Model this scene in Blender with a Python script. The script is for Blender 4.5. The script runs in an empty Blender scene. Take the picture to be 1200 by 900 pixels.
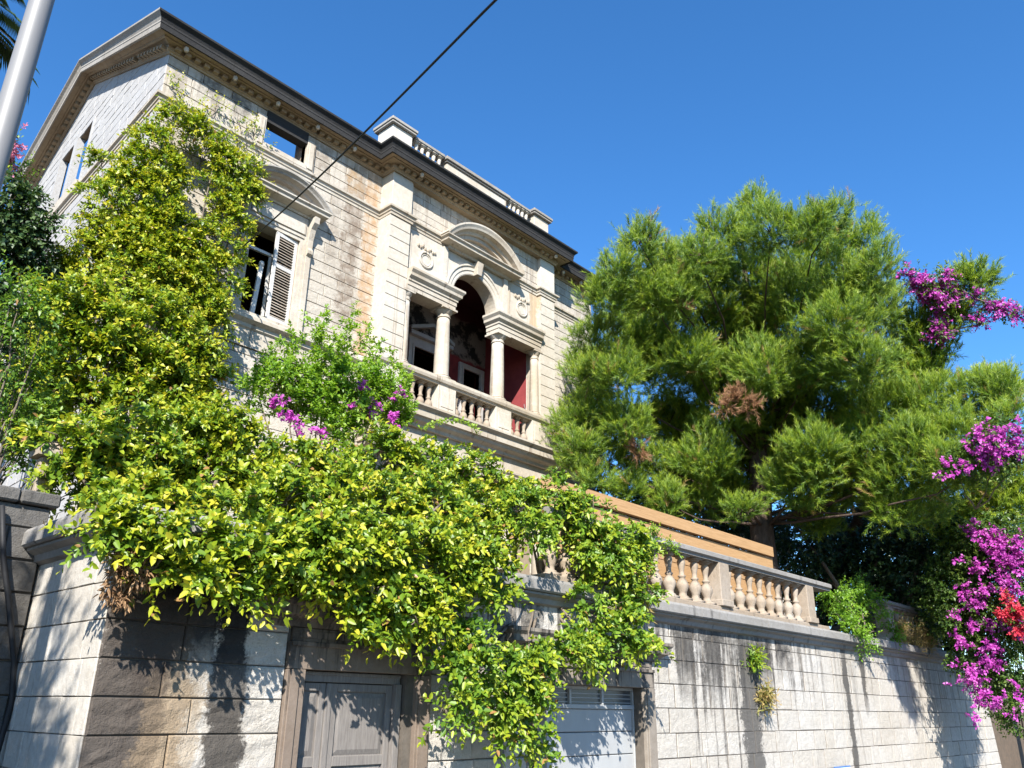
import bpy, bmesh, math, random
import numpy as np
from mathutils import Vector, Matrix
PI = math.pi
rnd = random.Random(11)
S = bpy.context.scene
C = S.collection

# ---------------------------------------------------------------- camera
def cam_rot(yaw, pitch, roll):
    cy, sy, cp, sp = math.cos(yaw), math.sin(yaw), math.cos(pitch), math.sin(pitch)
    fwd = Vector((sy*cp, cy*cp, sp)); right = Vector((cy, -sy, 0)); up = right.cross(fwd)
    c, s = math.cos(roll), math.sin(roll)
    r2 = right*c + up*s; u2 = up*c - right*s
    return Matrix((r2, u2, -fwd)).transposed()
cam = bpy.data.cameras.new('camera'); camo = bpy.data.objects.new('camera', cam); C.objects.link(camo)
cam.sensor_width = 36.0; cam.lens = 36.0*960/1200; cam.clip_start = 0.05; cam.clip_end = 6000
camo.matrix_world = Matrix.Translation((0, 0, 2.2)) @ cam_rot(math.radians(47.4), math.radians(21.6), math.radians(0.75)).to_4x4()
S.camera = camo

# ---------------------------------------------------------------- light
SUN = Vector((1.1, 1.0, -1.1)).normalized()             # the way the light travels
elev = math.asin(-SUN.z); azim = math.atan2(-SUN.x, -SUN.y)
w = bpy.data.worlds.new('World'); S.world = w; w.use_nodes = True
nt = w.node_tree; sky = nt.nodes.new('ShaderNodeTexSky'); sky.sky_type = 'NISHITA'
sky.sun_disc = False; sky.sun_elevation = elev; sky.sun_rotation = azim
sky.altitude = 0; sky.air_density = 1.0; sky.dust_density = 0.0; sky.ozone_density = 6.5
bg = nt.nodes['Background']; bg.inputs['Strength'].default_value = 0.112
hs = nt.nodes.new('ShaderNodeHueSaturation'); hs.inputs['Saturation'].default_value = 1.16
nt.links.new(sky.outputs[0], hs.inputs['Color']); nt.links.new(hs.outputs[0], bg.inputs['Color'])
sl = bpy.data.lights.new('sun', 'SUN'); sl.energy = 5.0; sl.angle = math.radians(0.53); sl.color = (1.0, 0.955, 0.885)
so = bpy.data.objects.new('sun', sl); C.objects.link(so); so.rotation_euler = SUN.to_track_quat('-Z', 'Y').to_euler()
so.location = (-20, -20, 40)
S.view_settings.view_transform = 'Standard'; S.view_settings.look = 'None'
S.view_settings.exposure = 1.25; S.view_settings.gamma = 1.0; S.view_settings.use_curve_mapping = False
S.cycles.max_bounces = 5; S.cycles.diffuse_bounces = 2; S.cycles.transparent_max_bounces = 8

# ---------------------------------------------------------------- helpers
def loc_of(p):
    v = Vector((0, 0, 0))
    while p is not None:
        v = v + p.location; p = p.parent
    return v
def thing(name, label, cat, loc=(0, 0, 0), group=None):
    o = bpy.data.objects.new(name, None); C.objects.link(o); o.location = loc
    o.empty_display_size = 0.3
    o['label'] = label; o['category'] = cat
    if group: o['group'] = group
    return o
def tag(o, label, cat, group=None):
    o['label'] = label; o['category'] = cat
    if group: o['group'] = group
    return o
class MB:
    def __init__(s): s.v = []; s.f = []
    def add(s, vs, fs):
        n = len(s.v); s.v += [tuple(p) for p in vs]; s.f += [tuple(i+n for i in f) for f in fs]; return s
    def box(s, x0, x1, y0, y1, z0, z1):
        return s.add([(x0,y0,z0),(x1,y0,z0),(x1,y1,z0),(x0,y1,z0),(x0,y0,z1),(x1,y0,z1),(x1,y1,z1),(x0,y1,z1)],
              [(0,3,2,1),(4,5,6,7),(0,1,5,4),(1,2,6,5),(2,3,7,6),(3,0,4,7)])
    def hexa(s, b, t):                      # bottom quad, top quad
        return s.add(list(b)+list(t), [(0,3,2,1),(4,5,6,7),(0,1,5,4),(1,2,6,5),(2,3,7,6),(3,0,4,7)])
    def lathe(s, cx, cy, prof, n=14):
        vs = []; fs = []
        for r, z in prof:
            for k in range(n):
                a = 2*PI*k/n; vs.append((cx+r*math.cos(a), cy+r*math.sin(a), z))
        for i in range(len(prof)-1):
            for k in range(n):
                k2 = (k+1) % n; fs.append((i*n+k, i*n+k2, (i+1)*n+k2, (i+1)*n+k))
        fs.append(tuple(range(n-1, -1, -1))); fs.append(tuple((len(prof)-1)*n+k for k in range(n)))
        return s.add(vs, fs)
    def tube(s, pts, rads, n=7):
        pts = [Vector(p) for p in pts]
        if not isinstance(rads, (list, tuple)): rads = [rads]*len(pts)
        vs = []; fs = []; m = len(pts)
        for i, p in enumerate(pts):
            t = (pts[min(i+1, m-1)] - pts[max(i-1, 0)]).normalized()
            u = t.cross(Vector((0.13, 0.31, 0.94)))
            if u.length < 1e-3: u = t.cross(Vector((1, 0, 0)))
            u.normalize(); v = t.cross(u)
            for k in range(n):
                a = 2*PI*k/n; vs.append(p + (u*math.cos(a)+v*math.sin(a))*rads[i])
        for i in range(m-1):
            for k in range(n):
                k2 = (k+1) % n; fs.append((i*n+k, i*n+k2, (i+1)*n+k2, (i+1)*n+k))
        fs.append(tuple(range(n-1, -1, -1))); fs.append(tuple((m-1)*n+k for k in range(n)))
        return s.add(vs, fs)
    def sweep(s, path, prof, caps=True, pre=None, post=None):    # prof: (outward, up); outward = right hand side of the path in plan
        P = [Vector(p) for p in path]; m = len(P); k = len(prof); vs = []; fs = []
        def nrm(a, b):
            d = Vector((b.x-a.x, b.y-a.y, 0)).normalized(); return Vector((d.y, -d.x, 0))
        for i in range(m):
            n1 = nrm(P[i-1], P[i]) if i > 0 else (nrm(Vector(pre), P[0]) if pre is not None else nrm(P[0], P[1]))
            n2 = nrm(P[i], P[i+1]) if i < m-1 else (nrm(P[i], Vector(post)) if post is not None else n1)
            b = n1+n2; b = b/max(b.length_squared/2, 0.2) if b.length > 1e-6 else n1
            for o, z in prof: vs.append(P[i] + b*o + Vector((0, 0, z)))
        for i in range(m-1):
            for j in range(k):
                j2 = (j+1) % k; fs.append((i*k+j, (i+1)*k+j, (i+1)*k+j2, i*k+j2))
        if caps: fs.append(tuple(range(k))); fs.append(tuple((m-1)*k+j for j in range(k-1, -1, -1)))
        return s.add(vs, fs)
    def arc(s, cx, zb, halfw, sag, prof, n=18):   # arch band in a plane facing -Y; prof: (y, radial offset)
        Rr = (halfw*halfw+sag*sag)/(2*sag); zc = zb+sag-Rr; a0 = math.asin(min(1, halfw/Rr))
        if sag > halfw: a0 = PI-a0
        vs = []; fs = []; k = len(prof)
        for i in range(n+1):
            a = -a0+2*a0*i/n
            for y, q in prof: vs.append((cx+(Rr+q)*math.sin(a), y, zc+(Rr+q)*math.cos(a)))
        for i in range(n):
            for j in range(k):
                j2 = (j+1) % k; fs.append((i*k+j, (i+1)*k+j, (i+1)*k+j2, i*k+j2))
        fs.append(tuple(range(k))); fs.append(tuple(n*k+j for j in range(k-1, -1, -1)))
        return s.add(vs, fs)
    def build(s, name, mat, parent=None, smooth=False, kind=None, label=None, bevel=0):
        o0 = loc_of(parent) if parent is not None else Vector((0, 0, 0))
        me = bpy.data.meshes.new(name)
        me.from_pydata([(x-o0.x, y-o0.y, z-o0.z) for x, y, z in s.v], [], s.f)
        bm = bmesh.new(); bm.from_mesh(me); bmesh.ops.recalc_face_normals(bm, faces=bm.faces)
        bm.to_mesh(me); bm.free()
        if smooth:
            for p in me.polygons: p.use_smooth = True
        me.materials.append(mat)
        ob = bpy.data.objects.new(name, me); C.objects.link(ob)
        if parent is not None: ob.parent = parent
        if kind: ob['kind'] = kind
        if label: ob['label'] = label
        if bevel:
            b = ob.modifiers.new('bevel', 'BEVEL'); b.width = bevel; b.segments = 1; b.limit_method = 'ANGLE'
        return ob
def copy_at(o, loc, parent):
    c = o.copy(); C.objects.link(c); c.parent = parent; c.location = loc; return c
def noise1(*a):
    from mathutils import noise
    return noise.noise(Vector(a))

# ---------------------------------------------------------------- materials
class NT:
    def __init__(s, name):
        s.m = bpy.data.materials.new(name); s.m.use_nodes = True; s.t = s.m.node_tree; s.N = s.t.nodes; s.L = s.t.links
        s.b = s.N['Principled BSDF']; s.out = s.N['Material Output']
    def new(s, ty, **kw):
        n = s.N.new(ty)
        for k, v in kw.items(): setattr(n, k, v)
        return n
    def put(s, sock, v):
        if isinstance(v, bpy.types.NodeSocket): s.L.new(v, sock)
        else: sock.default_value = v
    def pos(s):
        if not hasattr(s, '_p'): s._p = s.new('ShaderNodeNewGeometry').outputs['Position']
        return s._p
    def xyz(s):
        if not hasattr(s, '_x'):
            n = s.new('ShaderNodeSeparateXYZ'); s.put(n.inputs[0], s.pos()); s._x = n.outputs
        return s._x
    def scaled(s, sc, off=(0, 0, 0)):
        n = s.new('ShaderNodeMapping'); s.put(n.inputs['Vector'], s.pos()); n.inputs['Scale'].default_value = sc; n.inputs['Location'].default_value = off
        return n.outputs[0]
    def noise(s, scale=5, detail=4, rough=0.6, vec=None, dist=0):
        n = s.new('ShaderNodeTexNoise'); s.put(n.inputs['Vector'], vec if vec is not None else s.pos())
        n.inputs['Scale'].default_value = scale; n.inputs['Detail'].default_value = detail; n.inputs['Roughness'].default_value = rough; n.inputs['Distortion'].default_value = dist
        return n.outputs['Fac']
    def vor(s, scale, vec=None):
        n = s.new('ShaderNodeTexVoronoi'); s.put(n.inputs['Vector'], vec if vec is not None else s.pos()); n.inputs['Scale'].default_value = scale
        return n.outputs['Distance']
    def ramp(s, f, a, b, lo=0.0, hi=1.0):
        n = s.new('ShaderNodeMapRange'); n.clamp = True; s.put(n.inputs['Value'], f)
        for k, v in zip(('From Min', 'From Max', 'To Min', 'To Max'), (a, b, lo, hi)): n.inputs[k].default_value = v
        return n.outputs[0]
    def math(s, op, a, b=0.0):
        n = s.new('ShaderNodeMath', operation=op); s.put(n.inputs[0], a); s.put(n.inputs[1], b); return n.outputs[0]
    def mix(s, f, a, b, mode='MIX'):
        n = s.new('ShaderNodeMix', data_type='RGBA', blend_type=mode); s.put(n.inputs[0], f); s.put(n.inputs[6], a); s.put(n.inputs[7], b); return n.outputs[2]
    def rand(s): return s.new('ShaderNodeObjectInfo').outputs['Random']
    def bump(s, h, strength=0.5, dist=0.02):
        n = s.new('ShaderNodeBump'); n.inputs['Strength'].default_value = strength; n.inputs['Distance'].default_value = dist
        s.put(n.inputs['Height'], h); s.L.new(n.outputs[0], s.b.inputs['Normal'])
    def finish(s, col, rough=0.85, spec=0.3):
        s.put(s.b.inputs['Base Color'], col); s.put(s.b.inputs['Roughness'], rough); s.b.inputs['Specular IOR Level'].default_value = spec
        return s.m
def c4(r, g, b): return (r, g, b, 1)

def stone_mat(name, base, var, dirt, bumps=0.5, streak=0.5, stretch=(1, 1, 1), rnd_amt=0.5, streak_z=None, stains=(), grain=60, bdist=0.02, blocks=True, rust=(), brk_stain=False, streak_x=None):
    t = NT(name)
    big = t.ramp(t.noise(0.55, 3, 0.6), 0.35, 0.7)
    col = t.mix(big, c4(*base), c4(*var))
    if blocks: col = t.mix(t.math('MULTIPLY', t.rand(), rnd_amt), col, c4(var[0]*0.86, var[1]*0.83, var[2]*0.79))
    fine = t.noise(grain, 3, 0.7)
    col = t.mix(t.ramp(fine, 0.3, 0.75, 0.0, 0.28), col, c4(base[0]*0.5, base[1]*0.48, base[2]*0.46))
    mid = t.noise(grain*0.2, 5, 0.72)
    col = t.mix(t.ramp(mid, 0.48, 0.72, 0.0, 0.42), col, c4(base[0]*0.55, base[1]*0.50, base[2]*0.44))
    col = t.mix(t.ramp(mid, 0.46, 0.28, 0.0, 0.35), col, c4(base[0]*1.18, base[1]*1.18, base[2]*1.18))
    pits = t.ramp(t.noise(grain*0.28, 4, 0.75), 0.58, 0.72)
    col = t.mix(t.math('MULTIPLY', pits, 0.35), col, c4(dirt[0]*2, dirt[1]*2, dirt[2]*2))
    # runs of dirt washed down from the ledge above
    sv = t.scaled((3.6, 3.6, 0.12))
    s1 = t.noise(1.0, 5, 0.62, sv); s2 = t.noise(3.1, 4, 0.6, sv)
    st = t.math('ADD', t.math('MULTIPLY', s1, 0.68), t.math('MULTIPLY', s2, 0.32))
    if streak_z:                                     # more dirt close under the ledge at z1
        g = t.ramp(t.xyz()[2], streak_z[0], streak_z[1], 0.0, 0.12); st = t.math('ADD', st, g)
    m = t.ramp(st, 0.57, 0.622)
    brk = t.ramp(t.noise(7, 4, 0.7), 0.3, 0.6, 0.35, 1.0)
    m = t.math('MULTIPLY', t.math('MULTIPLY', m, brk), streak)
    if streak_x: m = t.math('MULTIPLY', m, t.ramp(t.xyz()[0], streak_x[0], streak_x[1], 1.0, streak_x[2]))
    col = t.mix(m, col, c4(*dirt))
    rag = t.noise(2.6, 5, 0.68); rag2 = t.noise(20, 5, 0.75)
    for (u, axis, wid, z0, z1, amt, colr) in list(stains)+list(rust):
        d = t.math('ABSOLUTE', t.math('SUBTRACT', t.xyz()[axis], u))
        d = t.math('DIVIDE', d, wid)
        d = t.math('ADD', d, t.math('MULTIPLY', t.math('SUBTRACT', rag, 0.5), 1.8))
        d = t.math('ADD', d, t.math('MULTIPLY', t.math('SUBTRACT', rag2, 0.5), 1.5))
        f = t.ramp(d, 0.75, 1.05, 1.0, 0.0)
        zz = t.math('ADD', t.xyz()[2], t.math('MULTIPLY', t.math('SUBTRACT', rag, 0.5), 1.2))
        f = t.math('MULTIPLY', f, t.ramp(zz, z0-0.3, z0+0.3)); f = t.math('MULTIPLY', f, t.ramp(zz, z1-0.3, z1+0.3, 1.0, 0.0))
        if brk_stain: f = t.math('MULTIPLY', f, t.ramp(t.noise(4.2, 5, 0.72), 0.36, 0.58, 0.12, 1.0))
        if brk_stain: f = t.math('MULTIPLY', f, t.ramp(t.rand(), 0.05, 0.55, 0.45, 1.0))
        col = t.mix(t.math('MULTIPLY', f, amt), col, c4(*colr))
    h = t.math('ADD', t.math('MULTIPLY', t.noise(16, 5, 0.7), 0.7), t.math('MULTIPLY', mid, 0.6)); h = t.math('ADD', t.math('MULTIPLY', h, 1.0), t.math('MULTIPLY', fine, 0.35))
    t.bump(h, bumps, bdist)
    return t.finish(col, 0.9, 0.2)

BLK = (0.022, 0.021, 0.022); BRN = (0.060, 0.047, 0.038); OCH = (0.27, 0.195, 0.12)
M = {}
M['villa'] = stone_mat('villa limestone', (0.56, 0.53, 0.475), (0.48, 0.44, 0.375), (0.19, 0.15, 0.115), 0.8, 0.5, rnd_amt=1.0, streak_z=(14.0, 16.2), brk_stain=True,
    rust=[(11.55, 0, 0.24, 10.2, 16.0, 0.85, (0.36, 0.22, 0.11)), (10.95, 0, 0.34, 11.3, 16.0, 0.8, (0.17, 0.125, 0.09)), (10.4, 0, 0.2, 12.5, 14.8, 0.6, (0.22, 0.18, 0.14)), (10.95, 0, 0.30, 15.1, 15.9, 0.6, (0.40, 0.26, 0.13)), (9.9, 0, 0.22, 15.2, 16.3, 0.7, (0.16, 0.12, 0.09)),
          (6.6, 0, 0.3, 15.65, 16.4, 0.85, (0.10, 0.095, 0.09)), (7.4, 0, 0.3, 15.7, 16.4, 0.85, (0.09, 0.085, 0.08))])
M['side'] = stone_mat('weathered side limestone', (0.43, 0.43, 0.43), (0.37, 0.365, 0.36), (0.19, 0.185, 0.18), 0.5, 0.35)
M['trim'] = stone_mat('dressed limestone trim', (0.49, 0.45, 0.385), (0.36, 0.295, 0.215), (0.15, 0.105, 0.07), 0.35, 0.75, grain=40, bdist=0.01, blocks=False)
M['pale'] = stone_mat('pale dressed limestone', (0.53, 0.50, 0.44), (0.45, 0.395, 0.315), (0.24, 0.17, 0.105), 0.25, 0.6, grain=40, bdist=0.008, blocks=False,
    rust=[(17.98, 0, 0.22, 13.3, 15.2, 0.6, (0.36, 0.24, 0.12))])
M['ochre'] = stone_mat('ochre stained soffit stone', (0.35, 0.275, 0.185), (0.25, 0.19, 0.125), (0.07, 0.055, 0.04), 0.35, 0.4, grain=40, blocks=False)
M['black'] = stone_mat('black crusted cornice stone', (0.024, 0.024, 0.025), (0.04, 0.039, 0.038), (0.012, 0.012, 0.012), 0.5, 0.5, grain=40, blocks=False)
M['greycornice'] = stone_mat('grey gable cornice stone', (0.33, 0.31, 0.28), (0.25, 0.225, 0.19), (0.12, 0.11, 0.10), 0.4, 0.5, grain=40, blocks=False)
M['wall'] = stone_mat('retaining wall limestone', (0.52, 0.495, 0.455), (0.46, 0.42, 0.36), (0.06, 0.054, 0.048), 1.0, 0.9, streak_x=(17.5, 20.5, 0.4), streak_z=(2.0, 3.75), bdist=0.03,
    stains=[(21.45, 0, 0.17, 0, 3.75, 0.92, (0.075, 0.07, 0.064)), (16.35, 0, 0.42, 0.0, 3.75, 0.85, (0.06, 0.057, 0.054)), (18.0, 0, 0.3, 3.1, 3.75, 0.9, BLK), (15.0, 0, 0.4, 2.6, 3.8, 0.8, (0.06, 0.055, 0.05)), (17.1, 0, 0.35, 2.9, 3.8, 0.85, BLK), (14.0, 0, 0.35, 2.6, 3.8, 0.75, (0.05, 0.046, 0.042)), (22.6, 0, 0.14, 2.3, 3.8, 0.85, (0.06, 0.055, 0.05))],
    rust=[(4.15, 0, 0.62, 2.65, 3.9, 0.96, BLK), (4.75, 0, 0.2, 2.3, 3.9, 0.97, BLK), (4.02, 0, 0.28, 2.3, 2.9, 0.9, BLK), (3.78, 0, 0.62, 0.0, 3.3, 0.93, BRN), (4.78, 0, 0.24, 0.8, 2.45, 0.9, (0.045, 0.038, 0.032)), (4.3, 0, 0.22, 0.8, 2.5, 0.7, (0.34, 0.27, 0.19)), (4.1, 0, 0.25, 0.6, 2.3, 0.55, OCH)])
M['wallside'] = stone_mat('retaining wall side limestone', (0.47, 0.45, 0.41), (0.44, 0.40, 0.34), (0.14, 0.125, 0.11), 0.6, 0.4, bdist=0.02)
M['cap'] = stone_mat('grey weathered coping stone', (0.28, 0.268, 0.25), (0.20, 0.188, 0.17), (0.06, 0.057, 0.053), 0.5, 0.7, grain=50, blocks=False)
M['shade'] = stone_mat('boundary stone darkened as shaded', (0.13, 0.123, 0.113), (0.09, 0.085, 0.078), (0.035, 0.033, 0.03), 0.8, 0.5, bdist=0.03)  # grey lowered so the boundary wall looks shaded
M['balu'] = stone_mat('pitted balustrade stone', (0.37, 0.32, 0.265), (0.29, 0.225, 0.16), (0.09, 0.075, 0.06), 0.6, 0.6, grain=45)
def simple(name, col, col2=None, rough=0.8, scale=8, bumps=0.2, spec=0.3, sc=(1, 1, 1), metal=0, fine=True):
    t = NT(name); v = t.scaled(sc)
    n = t.ramp(t.noise(scale, 5, 0.65, v), 0.3, 0.72)
    c = t.mix(n, c4(*col), c4(*(col2 or [q*0.7 for q in col])))
    if bumps: t.bump(t.noise(scale*4, 4, 0.6, v), bumps, 0.01)
    t.b.inputs['Metallic'].default_value = metal
    return t.finish(c, rough, spec)
M['mortar'] = simple('dark mortar', (0.13, 0.11, 0.09), (0.08, 0.068, 0.055))
M['mortar2'] = simple('villa mortar', (0.30, 0.24, 0.175), (0.20, 0.155, 0.11))
M['dark'] = simple('interior plaster darkened as unlit', (0.035, 0.028, 0.026), (0.012, 0.011, 0.011))  # near-black colour stands in for the lack of light inside
M['red'] = simple('red distemper', (0.27, 0.05, 0.05), (0.19, 0.033, 0.036), 0.75, 2.5)
def peel():
    t = NT('dark peeling plaster')
    z = t.xyz()[2]
    n = t.noise(1.8, 6, 0.68); f = t.ramp(n, 0.44, 0.52)
    c = t.mix(f, c4(0.02, 0.017, 0.016), c4(0.22, 0.18, 0.155))  # lighter flakes over a near-black ground
    red = t.mix(t.ramp(t.noise(3, 4), 0.35, 0.7), c4(0.20, 0.03, 0.03), c4(0.11, 0.02, 0.022))
    zz = t.math('ADD', z, t.math('MULTIPLY', t.math('SUBTRACT', t.noise(1.6, 3), 0.5), 0.7))
    c = t.mix(t.ramp(zz, 12.78, 12.9), red, c)
    c = t.mix(t.ramp(zz, 14.15, 14.35), c, c4(0.07, 0.014, 0.016))
    t.bump(n, 0.5, 0.03); return t.finish(c, 0.9)
M['peel'] = peel()
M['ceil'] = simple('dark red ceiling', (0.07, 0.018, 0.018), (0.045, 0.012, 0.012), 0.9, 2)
M['whitewood'] = simple('flaking white paint', (0.62, 0.61, 0.58), (0.40, 0.385, 0.36), 0.6, 9, 0.4, 0.4, (3, 3, 0.5))
M['slat'] = simple('weathered shutter wood', (0.42, 0.36, 0.29), (0.27, 0.21, 0.16), 0.75, 9, 0.4)
M['door'] = simple('silvered door timber', (0.225, 0.205, 0.185), (0.135, 0.12, 0.11), 0.8, 6, 0.5, 0.2, (9, 9, 0.7))
M['garage'] = simple('dull white garage steel', (0.36, 0.365, 0.36), (0.30, 0.30, 0.295), 0.5, 2.2, 0.05, 0.5, (1, 1, 0.5))
M['glass'] = simple('dusty dark glass', (0.05, 0.055, 0.06), (0.10, 0.10, 0.10), 0.25, 12, 0.02, 0.6, (1, 1, 6))
M['timber'] = simple('fresh orange timber', (0.44, 0.275, 0.14), (0.31, 0.18, 0.08), 0.75, 4, 0.4, 0.2, (0.5, 8, 14))
M['pole'] = simple('galvanised pole', (0.20, 0.197, 0.195), (0.165, 0.163, 0.163), 0.5, 3, 0.03, 0.5, (1, 1, 0.2))
M['cable'] = simple('black cable sheath', (0.012, 0.012, 0.014), (0.02, 0.02, 0.02), 0.6, 20, 0)
M['bark'] = simple('pine bark', (0.12, 0.085, 0.065), (0.05, 0.036, 0.028), 0.95, 5, 1.0, 0.1, (3, 3, 0.7))
M['twig'] = simple('grey twig bark', (0.20, 0.16, 0.12), (0.10, 0.08, 0.06), 0.9, 14, 0.4)
M['asphalt'] = simple('asphalt', (0.05, 0.05, 0.052), (0.035, 0.035, 0.036), 0.9, 30, 0.4)
M['paving'] = simple('pale paving', (0.27, 0.255, 0.235), (0.21, 0.20, 0.185), 0.85, 10, 0.3)
M['earth'] = simple('dry soil', (0.14, 0.10, 0.07), (0.09, 0.07, 0.05), 0.95, 6, 0.6)
M['farwall'] = simple('pale rendered house', (0.40, 0.36, 0.30), (0.34, 0.30, 0.25), 0.9, 3, 0.2)
M['blue'] = simple('blue enamel', (0.05, 0.16, 0.42), (0.04, 0.13, 0.36), 0.4, 6, 0)
M['white'] = simple('white enamel', (0.78, 0.79, 0.8), (0.7, 0.71, 0.72), 0.4, 6, 0)
M['ink'] = simple('black print', (0.02, 0.02, 0.025), None, 0.5, 6, 0)

def leaf_mat(name, cols, trans=0.4, rough=0.42, tcol=None, spec=0.4):
    t = NT(name)
    a = t.new('ShaderNodeAttribute', attribute_name='hue').outputs['Fac']
    r = t.new('ShaderNodeValToRGB'); r.color_ramp.interpolation = 'LINEAR'
    el = r.color_ramp.elements
    while len(el) < len(cols): el.new(0.5)
    for e, (p, c) in zip(el, cols): e.position = p; e.color = c4(*c)
    t.L.new(a, r.inputs[0]); col = r.outputs[0]
    t.finish(col, rough, spec)
    tr = t.new('ShaderNodeBsdfTranslucent'); tc = t.mix(1.0, col, c4(*(tcol or (1.5, 1.5, 0.6))), 'MULTIPLY'); t.L.new(tc, tr.inputs['Color'])
    mx = t.new('ShaderNodeMixShader'); mx.inputs[0].default_value = trans
    t.L.new(t.b.outputs[0], mx.inputs[1]); t.L.new(tr.outputs[0], mx.inputs[2]); t.L.new(mx.outputs[0], t.out.inputs['Surface'])
    return t.m
M['leaf'] = leaf_mat('yellow green glossy leaf', [(0, (0.05, 0.115, 0.012)), (0.4, (0.13, 0.22, 0.014)), (0.75, (0.29, 0.335, 0.016)), (0.93, (0.42, 0.39, 0.03)), (0.99, (0.30, 0.17, 0.06))], 0.27)
M['leaf2'] = leaf_mat('mid green leaf', [(0, (0.05, 0.12, 0.014)), (0.5, (0.13, 0.23, 0.018)), (0.93, (0.29, 0.335, 0.02)), (0.99, (0.30, 0.17, 0.06))], 0.27)
M['lime'] = leaf_mat('fresh lime leaf', [(0, (0.085, 0.185, 0.016)), (0.5, (0.155, 0.29, 0.02)), (1, (0.27, 0.37, 0.04))], 0.42)
M['darkleaf'] = leaf_mat('dark evergreen leaf', [(0, (0.016, 0.042, 0.016)), (0.5, (0.03, 0.068, 0.022)), (1, (0.075, 0.12, 0.035))], 0.2)
M['needle'] = leaf_mat('pine needles', [(0, (0.05, 0.10, 0.014)), (0.5, (0.125, 0.215, 0.018)), (0.9, (0.30, 0.37, 0.028)), (1, (0.30, 0.20, 0.07))], 0.35, 0.5)
M['drypine'] = leaf_mat('dead pine needles', [(0, (0.20, 0.09, 0.04)), (1, (0.30, 0.16, 0.08))], 0.2, 0.6, (1, .9, .7))
M['magenta'] = leaf_mat('magenta bracts', [(0, (0.34, 0.03, 0.28)), (0.6, (0.52, 0.07, 0.44)), (1, (0.66, 0.22, 0.58))], 0.4, 0.6, (1.2, 1, 1.2))
M['crimson'] = leaf_mat('crimson bracts', [(0, (0.50, 0.02, 0.05)), (1, (0.66, 0.07, 0.11))], 0.4, 0.6, (1.2, 1, 1))
M['pink'] = leaf_mat('pink petals', [(0, (0.55, 0.16, 0.28)), (1, (0.66, 0.28, 0.36))], 0.4, 0.6, (1.1, 1, 1))
M['deadleaf'] = leaf_mat('dead brown leaf', [(0, (0.14, 0.075, 0.035)), (1, (0.36, 0.22, 0.11))], 0.25, 0.7, (1, .9, .7))
M['grass'] = leaf_mat('dry grass', [(0, (0.14, 0.18, 0.03)), (0.5, (0.30, 0.25, 0.08)), (1, (0.44, 0.30, 0.13))], 0.3, 0.6, (1.1, 1, .7))
M['palm'] = leaf_mat('palm leaflet', [(0, (0.02, 0.05, 0.015)), (1, (0.06, 0.10, 0.03))], 0.2)

# ================================================================ SETTING
def structure(o): o['kind'] = 'structure'; return o
structure(MB().box(-600, 900, -700, 900, -0.6, -0.012).build('ground', M['earth']))
structure(MB().box(-120, 160, -9, 6.9, -0.4, 0.0).build('road', M['asphalt']))
pv = MB().box(-120, 160, 7.02, 8.62, -0.4, 0.13); structure(pv.build('pavement', M['paving']))
for k in range(16): structure(MB().box(-6+k*2.6, -6+k*2.6+2.59, 6.9, 7.018, -0.3, 0.125).build('kerb', M['cap'], bevel=0.012))
structure(MB().box(3.9, 70, 8.95, 60, -0.3, 3.86).build('terrace', M['earth']))

CAM = Vector((0, 0, 2.2)); CR = camo.matrix_world.to_3x3().transposed()
def px(p):
    v = CR @ (Vector(p)-CAM)
    if v.z > -0.05: return None
    return 600+960*v.x/-v.z, 450-960*v.y/-v.z, -v.z

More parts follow.
